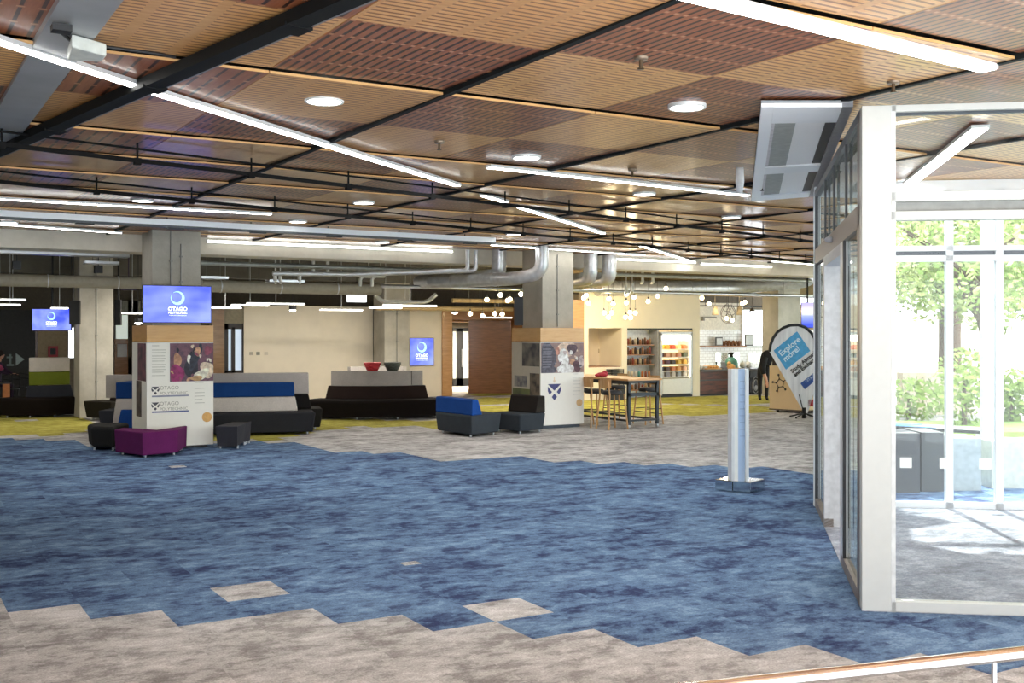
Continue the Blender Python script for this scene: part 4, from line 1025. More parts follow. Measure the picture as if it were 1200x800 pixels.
# two lounge chairs (middle)
def lounge(label, Apx, Bpx, Cpx, seatm, backm, back_on, hseat=.42, hb=.78):
    """A near corner, B left corner, C right corner on the floor"""
    A_, B_, C_ = P(*Apx), P(*Bpx), P(*Cpx); D_ = B_ + C_ - A_
    c = (A_ + D_) / 2; r = empty('lounge_chair', label, 'lounge chair', c)
    mb = MB(); t_ = .05
    tin = lambda q: q + (c - q).normalized() * t_
    mb.hexa([tin(A_) + SZ * .05, tin(C_) + SZ * .05, tin(D_) + SZ * .05, tin(B_) + SZ * .05, A_ + SZ * hseat, C_ + SZ * hseat, D_ + SZ * hseat, B_ + SZ * hseat])
    st = build('seat', mb, seatm, r, bevel=.04, seg=4)
    u = (B_ - A_); v = (C_ - A_)
    if back_on == 'AB':
        p = [A_ + v * .02 + u * .0, A_ + v * .36, B_ + v * .36, B_ + v * .02]; q = [A_ + v * .03, A_ + v * .22, B_ + v * .22, B_ + v * .03]
    else:
        p = [C_ - v * .42, C_ - v * .02, D_ - v * .02, D_ - v * .42]; q = [C_ - v * .30, C_ - v * .03, D_ - v * .03, D_ - v * .30]
    mb = MB(); mb.hexa([x + SZ * hseat for x in p] + [x + SZ * hb for x in q]); build('backrest', mb, backm, r, bevel=.025, seg=3)
    for x in (A_, B_, C_, D_):
        y = x + (c - x) * .25; mb = MB(); mb.cyl(y, y + SZ * .07, .02, n=10); build('foot', mb, STEEL, st)
lounge('charcoal lounge chair with royal blue back, seen from behind', (552.5, 513.5), (509.5, 507), (588, 509), fabric('3a4046'), ROY, 'AB', .42, .72)
lounge('all charcoal lounge chair pushed up to the right display box', (609.5, 509), (577, 505.3), (640, 506), fabric('383e44'), fabric('2a2623'), 'CD', .39, .72)

# ================================================================= BAR TABLE AND STOOLS
YT = 18.3
q1, q2 = P(739, 502.5), P(771, 500)
tx0, tx1 = q1.x, q2.x; ty0 = (q1.y + q2.y) / 2; tlen = 3.0
r = empty('bar_table', 'long high oak-topped table on a dark steel frame with castors', 'table', ((tx0 + tx1) / 2, ty0 + tlen / 2, 0))
mb = MB(); mb.box(tx0 - .05, tx1 + .05, ty0 - .03, ty0 + tlen, .98, 1.02); build('tabletop', mb, wood('d6a468', 'c18f55'), r, bevel=.005)
fm = M('2c3238', .5, .3)
for yy in (ty0 + .02, ty0 + tlen - .1):
    for xx in (tx0, tx1 - .06): mb = MB(); mb.box(xx, xx + .06, yy, yy + .06, .07, .98); build('leg', mb, fm, r)
    for z0_, z1_ in ((.93, .98), (.66, .73), (.14, .18)): mb = MB(); mb.box(tx0, tx1, yy, yy + .06, z0_, z1_); build('cross_rail', mb, fm, r)
for xx in (tx0, tx1 - .06): 
    for z0_, z1_ in ((.9, .97), (.14, .18)): mb = MB(); mb.box(xx, xx + .05, ty0, ty0 + tlen, z0_, z1_); build('long_rail', mb, fm, r)
for yy in (ty0 + .05, ty0 + tlen - .07):
    for xx in (tx0 + .03, tx1 - .03): mb = MB(); mb.cyl((xx - .012, yy, .035), (xx + .012, yy, .035), .035, n=14); mb.box(xx - .02, xx + .02, yy - .02, yy + .02, .05, .08); build('castor', mb, STEEL, r)
def stool(x, y, side, label):
    """side -1: stands on the left, its back on the left"""
    r = empty('bar_stool', label, 'stool', (x, y, 0), 0 if side < 0 else PI)
    s = side
    L = lambda a, b, z: Vector((a, b, z))
    mb = MB(); mb.lathe((0, 0, .7), [(0, 0), (.19, .0), (.21, .03), (.2, .07), (.17, .09), (0, .08)], 22); build('seat', mb, M('222226', .6), r, local=True)
    for sx in (-1, 1):
        for sy in (-1, 1):
            top = 1.0 if sx < 0 else .74
            mb = MB(); mb.tube([L(sx * .24, sy * .22, 0), L(sx * .18, sy * .17, .72)] + ([L(-.215, sy * .15, 1.0)] if sx < 0 else []), .017, 10); build('leg', mb, PLY, r, local=True)
    mb = MB(); pr = []
    for q in range(9):
        an = PI * .72 + q / 8 * PI * .56; pr.append((math.cos(an) * .24, math.sin(an) * .24))
    for q in range(8):
        a_, b_ = pr[q], pr[q + 1]
        mb.hexa([L(a_[0], a_[1], .84), L(b_[0], b_[1], .84), L(b_[0] * .94, b_[1] * .94, .84), L(a_[0] * .94, a_[1] * .94, .84), L(a_[0] * 1.04, a_[1] * 1.04, 1.04), L(b_[0] * 1.04, b_[1] * 1.04, 1.04), L(b_[0] * .98, b_[1] * .98, 1.04), L(a_[0] * .98, a_[1] * .98, 1.04)])
    build('backrest', mb, PLY, r, local=True)
    mb = MB()
    for a_, b_, z_ in (((-.22, -.2), (-.22, .2), .22), ((.22, -.2), (.22, .2), .28), ((-.22, -.2), (.22, -.2), .34), ((-.22, .2), (.22, .2), .34)):
        mb.cyl(L(a_[0], a_[1], z_), L(b_[0], b_[1], z_), .009, n=8)
    build('footrest', mb, M('30302e', .4, .6), r, local=True)
for px, py, lb in ((724, 503, 'pale timber bar stool nearest the end of the high table'), (707, 500, 'second bar stool from the end, left side of the high table'), (690, 497.5, 'third bar stool, partly behind the white display box')):
    a = P(px, py); stool(min(a.x + .0, tx0 - .32), a.y + .15, -1, lb)
for q, lb in ((0, 'nearer bar stool on the far side of the high table, seen through its frame'), (1, 'farther bar stool on the far side of the high table')):
    a = P((757, 766)[q], (499, 497)[q]); stool(tx1 + .28, ty0 + (.75, 1.9)[q], 1, lb)

# ================================================================= TOTEM SIGN
a = P(838, 574.5); b = P(879.5, 578.5); c_ = P(895.5, 572.5)
u = b - a; v = (c_ - b); v = Vector((-u.y, u.x, 0)).normalized() * .42
r = empty('totem_sign', 'slim aluminium totem sign with pale blue face on a mirror-steel base', 'sign', a + u / 2 + v / 2)
CH = M('cfd2d4', .12, 1, .05)
mb = MB(); mb.obox(a + SZ * .01, u * .49, v, SZ * .13); mb.obox(a + u * .51 + SZ * .01, u * .49, v, SZ * .13); build('base_box', mb, CH, r, bevel=.006)
zt = 1.53; o_ = a + u * .5 + v * .18; un = u.normalized(); vn = v.normalized()
def fp(px, dd): return None
dd = 13.45; s0 = V3(857, 560, dd); s1 = V3(878.5, 560, dd); uu = Vector((CA, -SA, 0)); ww = Vector((SA, CA, 0)); wd = (s1 - s0).length
uu = (uu * .97 + ww * .12).normalized(); ww = Vector((-uu.y, uu.x, 0))
s0.z = .14
mb = MB(); mb.obox(s0, uu * .045, ww * .14, SZ * (zt - .14)); build('side_profile', mb, ALU, r, bevel=.006)
mb = MB(); mb.obox(s0 + uu * (wd - .045), uu * .045, ww * .14, SZ * (zt - .14)); build('side_profile', mb, ALU, r, bevel=.006)
mb = MB(); mb.obox(s0 + uu * .045 + ww * .03, uu * (wd - .09), ww * .08, SZ * (zt - .14)); build('sign_face', mb, M('b4cdec', .45, 0, .05, 3), r)
mb = MB(); mb.obox(s0 + uu * .045 + ww * .02, uu * .05, ww * .012, SZ * (zt - .14)); build('white_stripe', mb, WHITE, r)
mb = MB()
for q in range(9): mb.obox(s0 + uu * .12 + ww * .022 + SZ * (zt - .3 - q * .085), uu * (.06 + .03 * (q % 3)), ww * .006, SZ * .009)
build('sign_lettering', mb, M('98b0d2', .6), r)

# ================================================================= TEARDROP BANNER
DB = 24.9
def bp(px, py, off=0): return V3(px, py, DB) + Vector((SA, CA, 0)) * off
r = empty('teardrop_banner', 'white teardrop banner with blue Explore more square and black edge pole', 'banner', Vector((*W(941, DB), 0)))
out = [(944, 487), (930, 462), (915, 435), (902, 412), (903, 404), (906, 396), (911, 389), (918, 384), (926, 381), (935, 380.5), (944, 383.5), (951, 390), (956, 399), (959, 411), (960, 425), (958, 440), (954, 458), (949, 475), (946, 487)]
mb = MB(); mb.prism([bp(*q) for q in out], Vector((SA, CA, 0)) * .012)
t = NT('banner_cloth'); f = t.noise(1.2, 3, t.obj((9, 9, 1))); t.bsdf(t.ramp(f, [(.3, lin('d2d2d8')), (.7, lin('f0f0f4'))]), .7); cl_ = build('cloth', mb, t.m, r)
mb = MB(); mb.tube([bp(*q, .006) for q in out[3:14]], .035, 10); build('edge_pole', mb, BLACK, r)
mb = MB(); mb.tube([bp(*q, .03) for q in ((960, 425), (957, 445), (951, 468), (944, 490))], .02, 8); build('mast', mb, M('8a8c90', .4, .4), r)
mb = MB(); mb.prism([bp(906.5, 410.5, -.006), bp(934, 388, -.006), bp(949.5, 411, -.006), bp(921, 433, -.006)], Vector((SA, CA, 0)) * .005); bs_ = build('blue_square', mb, M('4a9fd4', .6), r)
xd = (bp(934, 388) - bp(906.5, 410.5)).normalized(); up = (bp(906.5, 410.5) - bp(921, 433)).normalized(); up = (up - xd * up.dot(xd)).normalized()
text('banner_text', 'Explore', .185, bp(915.5, 417.5, -.012), xd, up, M('cfe6f6', .6), bs_, bold=.004); text('banner_text', 'more!', .185, bp(920, 424, -.012), xd, up, M('cfe6f6', .6), bs_, bold=.004)
text('banner_text', 'Study Abroad', .125, bp(928.5, 437, -.012), xd, up, M('2a2a30', .6), cl_, bold=.004); text('banner_text', 'and Exchange', .125, bp(931.8, 441.5, -.012), xd, up, M('2a2a30', .6), cl_, bold=.004)
mb = MB(); mb.prism([bp(938, 449, -.006), bp(957, 434, -.006), bp(961, 441, -.006), bp(943, 456, -.006)], Vector((SA, CA, 0)) * .005); lb_ = build('logo_block', mb, M('2c4e94', .6), r)
text('banner_text', 'OTAGO', .09, bp(945, 448.5, -.012), xd, up, M('c4d4ec', .6), lb_)
mb = MB(); mb.prism([bp(947.5 - .5, 468), bp(962, 468), bp(962, 476), bp(947, 476)], Vector((SA, CA, 0)) * .02); build('red_tag', mb, M('b02a34', .6), r)
mb = MB(); g = bp(942, 0); g.z = 0
for an in (.3, 1.9, 3.4, 5.0): mb.tube([g + SZ * .12, g + Vector((math.cos(an) * .35, math.sin(an) * .35, .03))], .018, 8)
mb.cyl(g, g + SZ * .25, .045, n=12); mb.tube([bp(936.5, 462), g + SZ * .1], .012, 8); build('stand', mb, BLACK, r)

# beige cabinet with molecule emblem
a = P(901.5, 482); b = P(945, 484.8); u = (b - a); n = Vector((-u.y, u.x, 0)).normalized()
zc_ = Zd(428.5, 26.8)
r = empty('mobile_cabinet', 'beige cabinet on castors with black star molecule emblem, behind the banner', 'cabinet', a + u / 2 + n * .3)
mb = MB(); mb.obox(a + SZ * .07, u, n * .6, SZ * (zc_ - .07)); build('body', mb, M('dcc39a', .6, 0, .03, 3), r, bevel=.01)
mb = MB(); mb.obox(a - n * .01 + SZ * .05 , u, n * .62, SZ * .03); build('base_rail', mb, M('5a4a3c', .6), r)
for q in (.18, .85):
    for w_ in (.08, .5):
        p = a + u * q + n * w_; mb = MB(); mb.cyl(p + Vector((-.02, 0, .035)), p + Vector((.02, 0, .035)), .035, n=12); build('castor', mb, BLACK, r)
cc = a + u * .30 - n * .008; cc.z = Zd(449, 26.8); un = u.normalized(); mb = MB()
pt = lambda an, rr: cc + un * math.cos(an) * rr + SZ * math.sin(an) * rr
for q in range(5):
    an = PI / 2 + q * 2 * PI / 5 + .2; mb.tube([pt(an, .11), pt(an + 2 * PI / 5, .11)], .009, 6); mb.tube([pt(an, .11), pt(an, .2)], .009, 6); mb.sph(pt(an, .11), .018, 8, 6); mb.sph(pt(an, .21), .028, 8, 6)
build('molecule_emblem', mb, M('3a3630', .6), r)
mb = MB(); mb.obox(a + u * .02 + n * .1 + SZ * zc_, u * .28, n * .35, SZ * .17); mb.obox(a + u * .05 + n * .1 + SZ * (zc_ + .17), u * .1, n * .2, SZ * .04)
one('black_case', mb, M('241c1c', .6), 'dark box standing on the beige cabinet behind the banner', 'box')

# ================================================================= GLASS VESTIBULE
n1 = Vector((e1.y, -e1.x, 0))      # into the vestibule from the left wall
def s_of(px):
    s = (px - 600) / F; dx = SA + s * CA; dy = CA - s * SA
    # (O + e1 t) x dir = 0
    return (O_.y * dx - O_.x * dy) / (e1.x * dy - e1.y * dx)
def t_of(px, B=None):
    B = B or O_; s = (px - 600) / F; dx = SA + s * CA; dy = CA - s * SA
    return (B.y * dx - B.x * dy) / (f2.x * dy - f2.y * dx)
ZW = 3.61
zl0, zl1 = 2.76, 2.93
GLEFT = glassmat((.93, .96, .95, 1), .9, 'side_glazing'); GFRONT = glassmat((.98, .99, .985, 1), .35, 'front_glazing')
pd = sroot('window_4', O_)     # the vestibule's side wall, its glazing and mullions
mb = MB(); tw = t_of(1044.5)
mb.obox(O_, f2 * tw, e1 * .14, SZ * ZW); build('corner_post', mb, PFRAME, pd, bevel=.004)
mb = MB(); mb.obox(O_ + e1 * .14 , n1 * .07, e1 * (s_of(1004.5) - .14), SZ * ZW); build('corner_jamb', mb, BRONZE, pd)
sA, sB, sC, sD, sE = s_of(1004.5), s_of(988), s_of(985), s_of(966), s_of(954.5)
mb = MB(); mb.obox(O_ + e1 * .14, n1 * .09, e1 * (LW - .14), SZ * .0 + SZ * (zl1 - zl0)); 
for q in range(len(mb.v)): mb.v[q] = mb.v[q] + SZ * zl0
build('transom', mb, BRONZE, pd)
mb = MB(); mb.obox(O_ + e1 * .14 + SZ * (ZW - .07), n1 * .09, e1 * (LW - .14), SZ * .07); build('head_rail', mb, GREYM, pd)
mb = MB(); mb.obox(O_ + e1 * .14, n1 * .09, e1 * (sC - .14), SZ * .09); build('sill_rail', mb, M('8a8078', .45, .2), pd)
mb = MB(); mb.obox(O_ + e1 * sD, n1 * .09, e1 * (LW - sD), SZ * .09); build('sill_rail', mb, M('8a8078', .45, .2), pd)
mb = MB(); mb.obox(O_ + e1 * sA + n1 * .03 + SZ * .09, n1 * .02, e1 * (sB - sA), SZ * (zl0 - .09)); build('glass_pane', mb, GLEFT, pd)
mb = MB(); mb.obox(O_ + e1 * (sB), n1 * .025, e1 * .05, SZ * zl0); build('mullion', mb, M('2c2c30', .4), pd)
mb = MB(); mb.obox(O_ + e1 * (sB + .05), n1 * .045, e1 * (sC - sB), SZ * zl0); build('door_jamb', mb, ALU, pd)
mb = MB(); mb.obox(O_ + e1 * sD, n1 * .2, e1 * .14, SZ * zl0); build('door_jamb', mb, M('c8cacb', .45, .1), pd)
mb = MB(); mb.obox(O_ + e1 * (sD - .05) + n1 * .2, n1 * .05, e1 * .1, SZ * (zl0 - .1)); build('door_seal', mb, M('3a3c40', .6), pd)
mb = MB(); mb.obox(O_ + e1 * sC + SZ * (zl0 - .1), n1 * .25, e1 * (sD - sC), SZ * .1); build('door_header', mb, M('b9bdc2', .45), pd)
mb = MB(); mb.obox(O_ + e1 * (sD + .14) + n1 * .03 + SZ * .09, n1 * .02, e1 * (sE - sD - .14), SZ * (zl0 - .09)); build('glass_pane', mb, GLEFT, pd)
mb = MB(); mb.obox(O_ + e1 * sE, n1 * .035, e1 * (LW - sE), SZ * ZW); build('end_mullion', mb, M('4a4c50', .4, .3), pd)
ups = [sA, s_of(990), s_of(976), s_of(966), sE]
for q in range(4):
    mb = MB(); mb.obox(O_ + e1 * (ups[q] + .0) + n1 * .03 + SZ * zl1, n1 * .02, e1 * (ups[q + 1] - ups[q]), SZ * (ZW - .07 - zl1)); build('upper_pane', mb, GLEFT, pd)
    if q: mb = MB(); mb.obox(O_ + e1 * (ups[q] - .03) + SZ * zl1, n1 * .02, e1 * .05, SZ * (ZW - zl1)); build('mullion', mb, M('3a3c40', .4), pd)
p = O_ + e1 * s_of(975) - n1 * .02; mb = MB(); mb.sph((p.x, p.y, 2.86), .05, 12, 8, (1, 1, .6)); build('sensor', mb, M('d0d2d4', .3), pd)
# front wall
pf = sroot('window_5', O_ + f2 * 1)
FL = 6.5
def frail(z0, z1, nm, mat, th=.1, t0=None, off=0):
    mb = MB(); t0 = tw if t0 is None else t0; mb.obox(O_ + f2 * t0 + n2 * off + SZ * z0, f2 * (FL - t0), n2 * th, SZ * (z1 - z0)); return build(nm, mb, mat, pf, bevel=.003)
df = 7.72
zz = lambda py: Zd(py, df)
frail(0, .075, 'sill_rail', PFRAME); frail(zz(258), zz(247.5), 'transom', PFRAME); frail(zz(236), zz(224.5), 'transom', PFRAME)
frail(zz(247.5), zz(236), 'blind_panel', M('8e908c', .6), .03, off=.05); frail(zz(131), ZW, 'head_rail', PFRAME); frail(zz(134), zz(131), 'head_gap', M('3a4248', .5), .04, off=.04)
frail(.075, zz(258), 'glass_pane', GFRONT, .012, off=.05); frail(zz(224.5), zz(134), 'upper_pane', GFRONT, .012, off=.05)
mb = MB(); mb.obox(O_ + f2 * tw, f2 * .03, n2 * .1, SZ * ZW); build('edge_bead', mb, M('d2d6d4', .5), pf)
mb = MB(); mb.obox(O_ + f2 * 2.6, f2 * .1, n2 * .1, SZ * ZW); build('mullion', mb, PFRAME, pf)
# outer wall of the vestibule, with mullions, transom and door stickers
pb = sroot('window_6', Bk + f2 * 1)
d2 = 12.5; z2 = lambda py: Zd(py, d2)
OUTF = M('dfe4e8', .5, 0, .02)
def brail(z0, z1, nm, mat, t0=0, t1=8, th=.08, off=0):
    mb = MB(); mb.obox(Bk + f2 * t0 + n2 * off + SZ * z0, f2 * (t1 - t0), n2 * th, SZ * (z1 - z0)); return build(nm, mb, mat, pb)
brail(0, z2(584), 'sill_rail', OUTF); brail(z2(308), z2(301), 'transom', OUTF); brail(z2(296), z2(290), 'transom', OUTF); brail(z2(301), z2(296), 'dark_strip', M('4a5058', .6), off=.03, th=.03)
brail(3.45, 3.7, 'head_rail', OUTF)
for px in (958, 1056, 1112.5, 1171):
    t0 = t_of(px, Bk); mb = MB(); mb.obox(Bk + f2 * (t0 - .035) + SZ * 0, f2 * .08, n2 * .08, SZ * 3.6)
    if px != 1056: build('mullion', mb, OUTF, pb)
brail(.1, 3.5, 'glass_pane', glassmat((.98, 1, .99, 1), .3, 'outer_glazing'), off=.035, th=.01)
for px, w_ in ((1061.5, 13), (1108, 13), (1154.5, 12)):
    t0 = t_of(px, Bk); mb = MB(); mb.obox(Bk + f2 * (t0 - .065) - n2 * .004 + SZ * z2(545), f2 * .13, n2 * .003, SZ * (z2(533) - z2(545))); build('door_sticker', mb, WHITE, pb)
# air curtain hanging beside the side wall
zA = 3.65
def soff(px, py): return P(px, py, zA)
c00, c10, c01, c11 = soff(892, 125.5), soff(1000, 125.5), soff(880.5, 236), soff(957, 230)
r = empty('air_curtain_box', 'white horizontal box with grey louvres hung from the ceiling beside the glass wall', 'air curtain', (c00 + c11) / 2)
def bil(u_, v_, z=zA):
    p = (c00 * (1 - u_) + c10 * u_) * (1 - v_) + (c01 * (1 - u_) + c11 * u_) * v_; p.z = z; return p
def slab(nm, u0, u1, v0, v1, z0, z1, mat, bev=0):
    mb = MB(); mb.hexa([bil(u0, v0, z0), bil(u1, v0, z0), bil(u1, v1, z0), bil(u0, v1, z0), bil(u0, v0, z1), bil(u1, v0, z1), bil(u1, v1, z1), bil(u0, v1, z1)]); return build(nm, mb, mat, r, bevel=bev)
FRM = M('f6f8fa', .45, 0, .01)
slab('casing', 0, 1, 0, 1, zA + .03, CZ, M('8e9296', .5), .0)
slab('frame', 0, .14, 0, 1, zA, zA + .03, FRM, .004); slab('frame', .88, 1, 0, 1, zA, zA + .03, M('8a8c92', .4, .4), .004)
slab('frame', .14, .88, 0, .11, zA, zA + .03, FRM); slab('frame', .14, .88, .52, .60, zA, zA + .03, FRM); slab('frame', .14, .88, .92, 1, zA, zA + .03, FRM)
for v0, v1 in ((.11, .52), (.60, .92)):
    slab('louvre', .18, .42, v0, v1, zA + .015, zA + .03, M('a4a6a0', .6)); slab('diffuser_panel', .42, .76, v0, v1, zA + .018, zA + .03, M('fafafa', .3, 0, .01)); slab('dark_slot', .76, .88, v0, v1, zA + .02, zA + .03, M('26262a', .5)); slab('edge_strip', .14, .18, v0, v1, zA + .012, zA + .03, M('d0ccce', .5))
# handrail bottom right
zR = 1.1
def rl(px, py): return P(px, py, zR)
h0 = rl(880, 799.5); h1 = rl(1200, 764.5); hd = (h1 - h0).normalized()
r = empty('handrail', 'stainless steel handrail crossing the bottom right corner', 'handrail', Vector((h0.x, h0.y, 0)))
mb = MB(); mb.tube([h0 - hd * 2.2, h0, h1, h1 + hd * 2], .019, 24); build('rail', mb, M('d2d2d0', .18, .95, .03), r)
for px in (1165,):
    s_ = (px - 880) / 320; p = rl(px, 799.5 - 35 * s_)
    mb = MB(); mb.cyl((p.x, p.y, 0), (p.x, p.y, zR - .01), .007, n=14); mb.cyl((p.x, p.y, 0), (p.x, p.y, .012), .04, n=20); build('baluster', mb, STEEL, r)
p = h0 - hd * 1.6; mb = MB(); mb.cyl((p.x, p.y, 0), (p.x, p.y, zR), .012, n=14); build('baluster', mb, STEEL, r)

# ================================================================= CEILING FITTINGS
def strip(p0, p1, wd, label, group=None, z=3.672, col=LIGHTM, drop=.006, segs=None):
    a = P(p0[0], p0[1], z); b = P(p1[0], p1[1], z); d = (b - a).normalized(); n = Vector((-d.y, d.x, 0))
    r = empty('linear_light', label, 'light', Vector(((a.x + b.x) / 2, (a.y + b.y) / 2, z - .02)), group=group)
    a.z = b.z = z - drop
    L_ = (b - a).length; m_ = segs or max(1, round(L_ / 2.4))
    mb = MB(); mb.obox(a - n * (wd / 2 + .012) + SZ * .004, (b - a), n * (wd + .024), SZ * (drop + .024)); build('housing', mb, ALU, r)
    mb = MB()
    for q in range(m_):
        s0_ = a + (b - a) * (q / m_) + d * .006; s1_ = a + (b - a) * ((q + 1) / m_) - d * .006
        mb.obox(s0_ - n * wd / 2 - SZ * .002, s1_ - s0_, n * wd, SZ * .006)
    build('diffuser', mb, col, r); return r
strip((-60, 30), (168, 103.5), .075, 'white linear light running from the left edge to the black channel')
strip((179, 108), (536, 217.5), .075, 'long white linear light on the timber ceiling, right of the black channel')
strip((566, 229), (593, 237), .075, 'very short white linear light between the two long diagonal ones')
strip((609, 243), (707, 273.5), .075, 'white diagonal linear light crossing towards the ducts')
strip((751, 288), (813, 307), .075, 'farthest diagonal linear light, above the cafe')
strip((800, -6), (1159, 82), .105, 'broad bright linear light at the top right of the ceiling')
strip((572, 196), (876, 229), .075, 'white linear light in the middle of the ceiling ending near the air curtain')
strip((-60, 230), (318, 251), .07, 'long thin linear light at the left, above the grey steel beam')
strip((-60, 258.5), (142, 273), .06, 'thin linear light at the left, below the grey steel beam')
strip((576, 287), (755, 299), .06, 'thin linear light in front of the silver duct elbows')
def beam_strip(px0, py0, px1, py1, label):
    Y = 20.22; a = RYZ(px0, py0, Y); b = RYZ(px1, py1, Y); z = min((a.z + b.z) / 2, 3.67)
    r = empty('linear_light', label, 'light', ((a.x + b.x) / 2, Y, z)); m_ = max(1, round((b.x - a.x) / 2.4))
    mb = MB(); mb.box(a.x, b.x, Y + .02, 20.31, z - .02, z + .03); build('housing', mb, ALU, r)
    mb = MB()
    for q in range(m_): mb.box(a.x + (b.x - a.x) * q / m_ + .01, a.x + (b.x - a.x) * (q + 1) / m_ - .01, Y, Y + .02, z - .02, z + .025)
    build('diffuser', mb, M('fffdf8', .5, es=4), r)
beam_strip(243, 278, 531, 292, 'thin linear light along the concrete beam right of the left column')
beam_strip(720, 303, 816, 308, 'thin linear light on the concrete beam above the cafe')
beam_strip(822, 309, 905, 313, 'short thin linear light further right on the concrete beam')
strip((905, 306), (985, 312), .06, 'thin linear light ending at the glass wall')
# light inside the vestibule
a = P(1147, 152, CZ); b = P(1062, 218, CZ)
strip((1149, 150), (1060, 220), .12, 'diagonal linear light inside the glass vestibule')
dls = [(380, 119, 'nearest one at the left of the timber ceiling'), (805, 126, 'nearest one at the right, on a red panel'), (617, 185, 'above the middle linear light'), (755, 228, 'just below the middle linear light'),
       (426, 238, 'between the two black rails'), (167, 235.5, 'left, above the left column'), (349, 260, 'in front of the grey steel beam'), (602, 275, 'next to the silver ducts'), (857, 255, 'right, near the glass wall'),
       (10, 261, 'cut by the left edge of the picture'), (448, 284, 'small one by the concrete beam')]
for px, py, lb in dls:
    c = P(px, py, CZ); c.z = CZ; rad = .125
    r = empty('downlight', 'round recessed ceiling downlight, ' + lb, 'light', c)
    mb = MB(); mb.lathe(c + SZ * 0, [(rad, .03), (rad, -.006), (rad + .018, -.006), (rad + .02, .0), (rad + .02, .03)], 32); build('ring', mb, ALU, r)
    mb = MB(); mb.cyl(c - SZ * .003, c + SZ * .03, rad, n=32, smooth=False); build('lens', mb, M('fffaf0', .5, es=9), r)
    l = bpy.data.lights.new('downlight_lamp', 'SPOT'); l.energy = 90; l.spot_size = 2.2; l.spot_blend = .8; l.shadow_soft_size = .1; l.color = (1, .96, .9)
    o = bpy.data.objects.new('downlight_lamp', l); C.objects.link(o); o.parent = r; o.location = (0, 0, -.02)
for px, py, lb in ((751, 69, 'on the red panel at the top'), (1047, 97, 'on the pale panel left of the glass room'), (515, 167, 'left of the middle downlight'), (741, 200, 'beside the middle linear light'), (893, 217, 'next to the air curtain')):
    c = P(px, py, CZ); r = empty('sprinkler', 'small ceiling sprinkler head ' + lb, 'sprinkler', c)
    mb = MB(); mb.lathe(c, [(0, -.008), (.04, -.008), (.045, .002), (.045, .04), (0, .04)], 18); build('plate', mb, M('8a7a68', .4, .5), r)
    mb = MB(); mb.cyl(c - SZ * .06, c, .012, n=10); mb.lathe(c - SZ * .065, [(0, 0), (.022, 0), (.022, .006), (0, .006)], 12); build('head', mb, M('5a4a38', .4, .6), r)
# black slanted track with steel flange
a = P(470, -28, CZ - .04); b = P(-60, 203, CZ - .04); d = (b - a).normalized(); a = a - d * 3; n = Vector((-d.y, d.x, 0))
if n.y < 0: n = -n
r = empty('ceiling_track', 'black deep steel channel running slantwise across the upper left ceiling', 'track', (a + b) / 2)
mb = MB(); mb.prism([a - n * .07 - SZ * .03, a + n * .05 - SZ * .03, a + n * .07 + SZ * .04, a - n * .07 + SZ * .04], b - a); build('channel', mb, M('141616', .7, 0, .1, spec=.2), r)
mb = MB(); mb.obox(a + n * .07 + SZ * .0, b - a, n * .05, SZ * .02); build('grey_flange', mb, M('7c8084', .5, .3), r)
for q in (.12, .35, .52, .7, .9):
    p = a + (b - a) * q; mb = MB(); mb.obox(p - n * .08 - SZ * .035, d * .16, n * .17, SZ * .02); build('clamp', mb, M('101112', .7, spec=.2), r)
# white steel beam with rail beneath (left to middle)
zS = 3.58; a = P(-80, 249, zS); b = P(581, 284, zS); d = (b - a).normalized(); n = Vector((-d.y, d.x, 0))
r = empty('steel_beam', 'long pale grey steel beam hung across the left half below the ceiling', 'beam', (a + b) / 2)
mb = MB(); mb.obox(a - SZ * .0, b - a, n * .05, SZ * .085); build('web', mb, M('f4f8fc', .5, 0, .02), r)
mb = MB(); mb.obox(a - n * .0 - SZ * .03, b - a, n * .14, SZ * .03); build('lower_flange', mb, M('4e5458', .5), r)
for q in range(7):
    p = a + (b - a) * (.06 + .145 * q); mb = MB(); mb.obox(p + n * .02 - SZ * .05, d * .25, n * .08, SZ * .022); mb.cyl(p + n * .03, p + n * .03 + SZ * (CZ - zS), .008, n=8); build('hanger', mb, M('1e2022', .5), r)
# black suspended rails
def rail(pts_low, pts_up, label, zl=3.53, zu=3.655, hang=()):
    a = P(*pts_low[0], zl); b = P(*pts_low[1], zl); d = b - a
    r = empty('black_rail', label, 'rail', (a + b) / 2)
    mb = MB(); n = Vector((-d.y, d.x, 0)).normalized(); mb.obox(a - n * .018, d, n * .036, SZ * .022); mb.obox(a - n * .008 + SZ * .022, d, n * .016, SZ * .016); build('lower_rail', mb, M('141414', .8, 0, .1, spec=.15), r)
    mb = MB(); mb.cyl(a + SZ * (zu - zl), b + SZ * (zu - zl), .011, n=8); rod_ = build('upper_rod', mb, M('141414', .8, 0, .1, spec=.15), r)
    k_ = int(d.length / 1.25)
    for q in range(k_ + 1):
        p = a + d * ((q + .45) / (k_ + 1)); mb = MB(); mb.cyl(p, Vector((p.x, p.y, CZ + .01)), .010, n=8); mb.box(p.x - .03, p.x + .03, p.y - .03, p.y + .03, p.z - .02, p.z + .04); build('hanger', mb, M('141414', .8, 0, .1, spec=.15), r)
rail([(-80, 162), (960, 285)], None, 'nearer black suspended rail with hangers across the timber ceiling')
rail([(-80, 207), (960, 309)], None, 'farther black suspended rail with hangers across the timber ceiling')
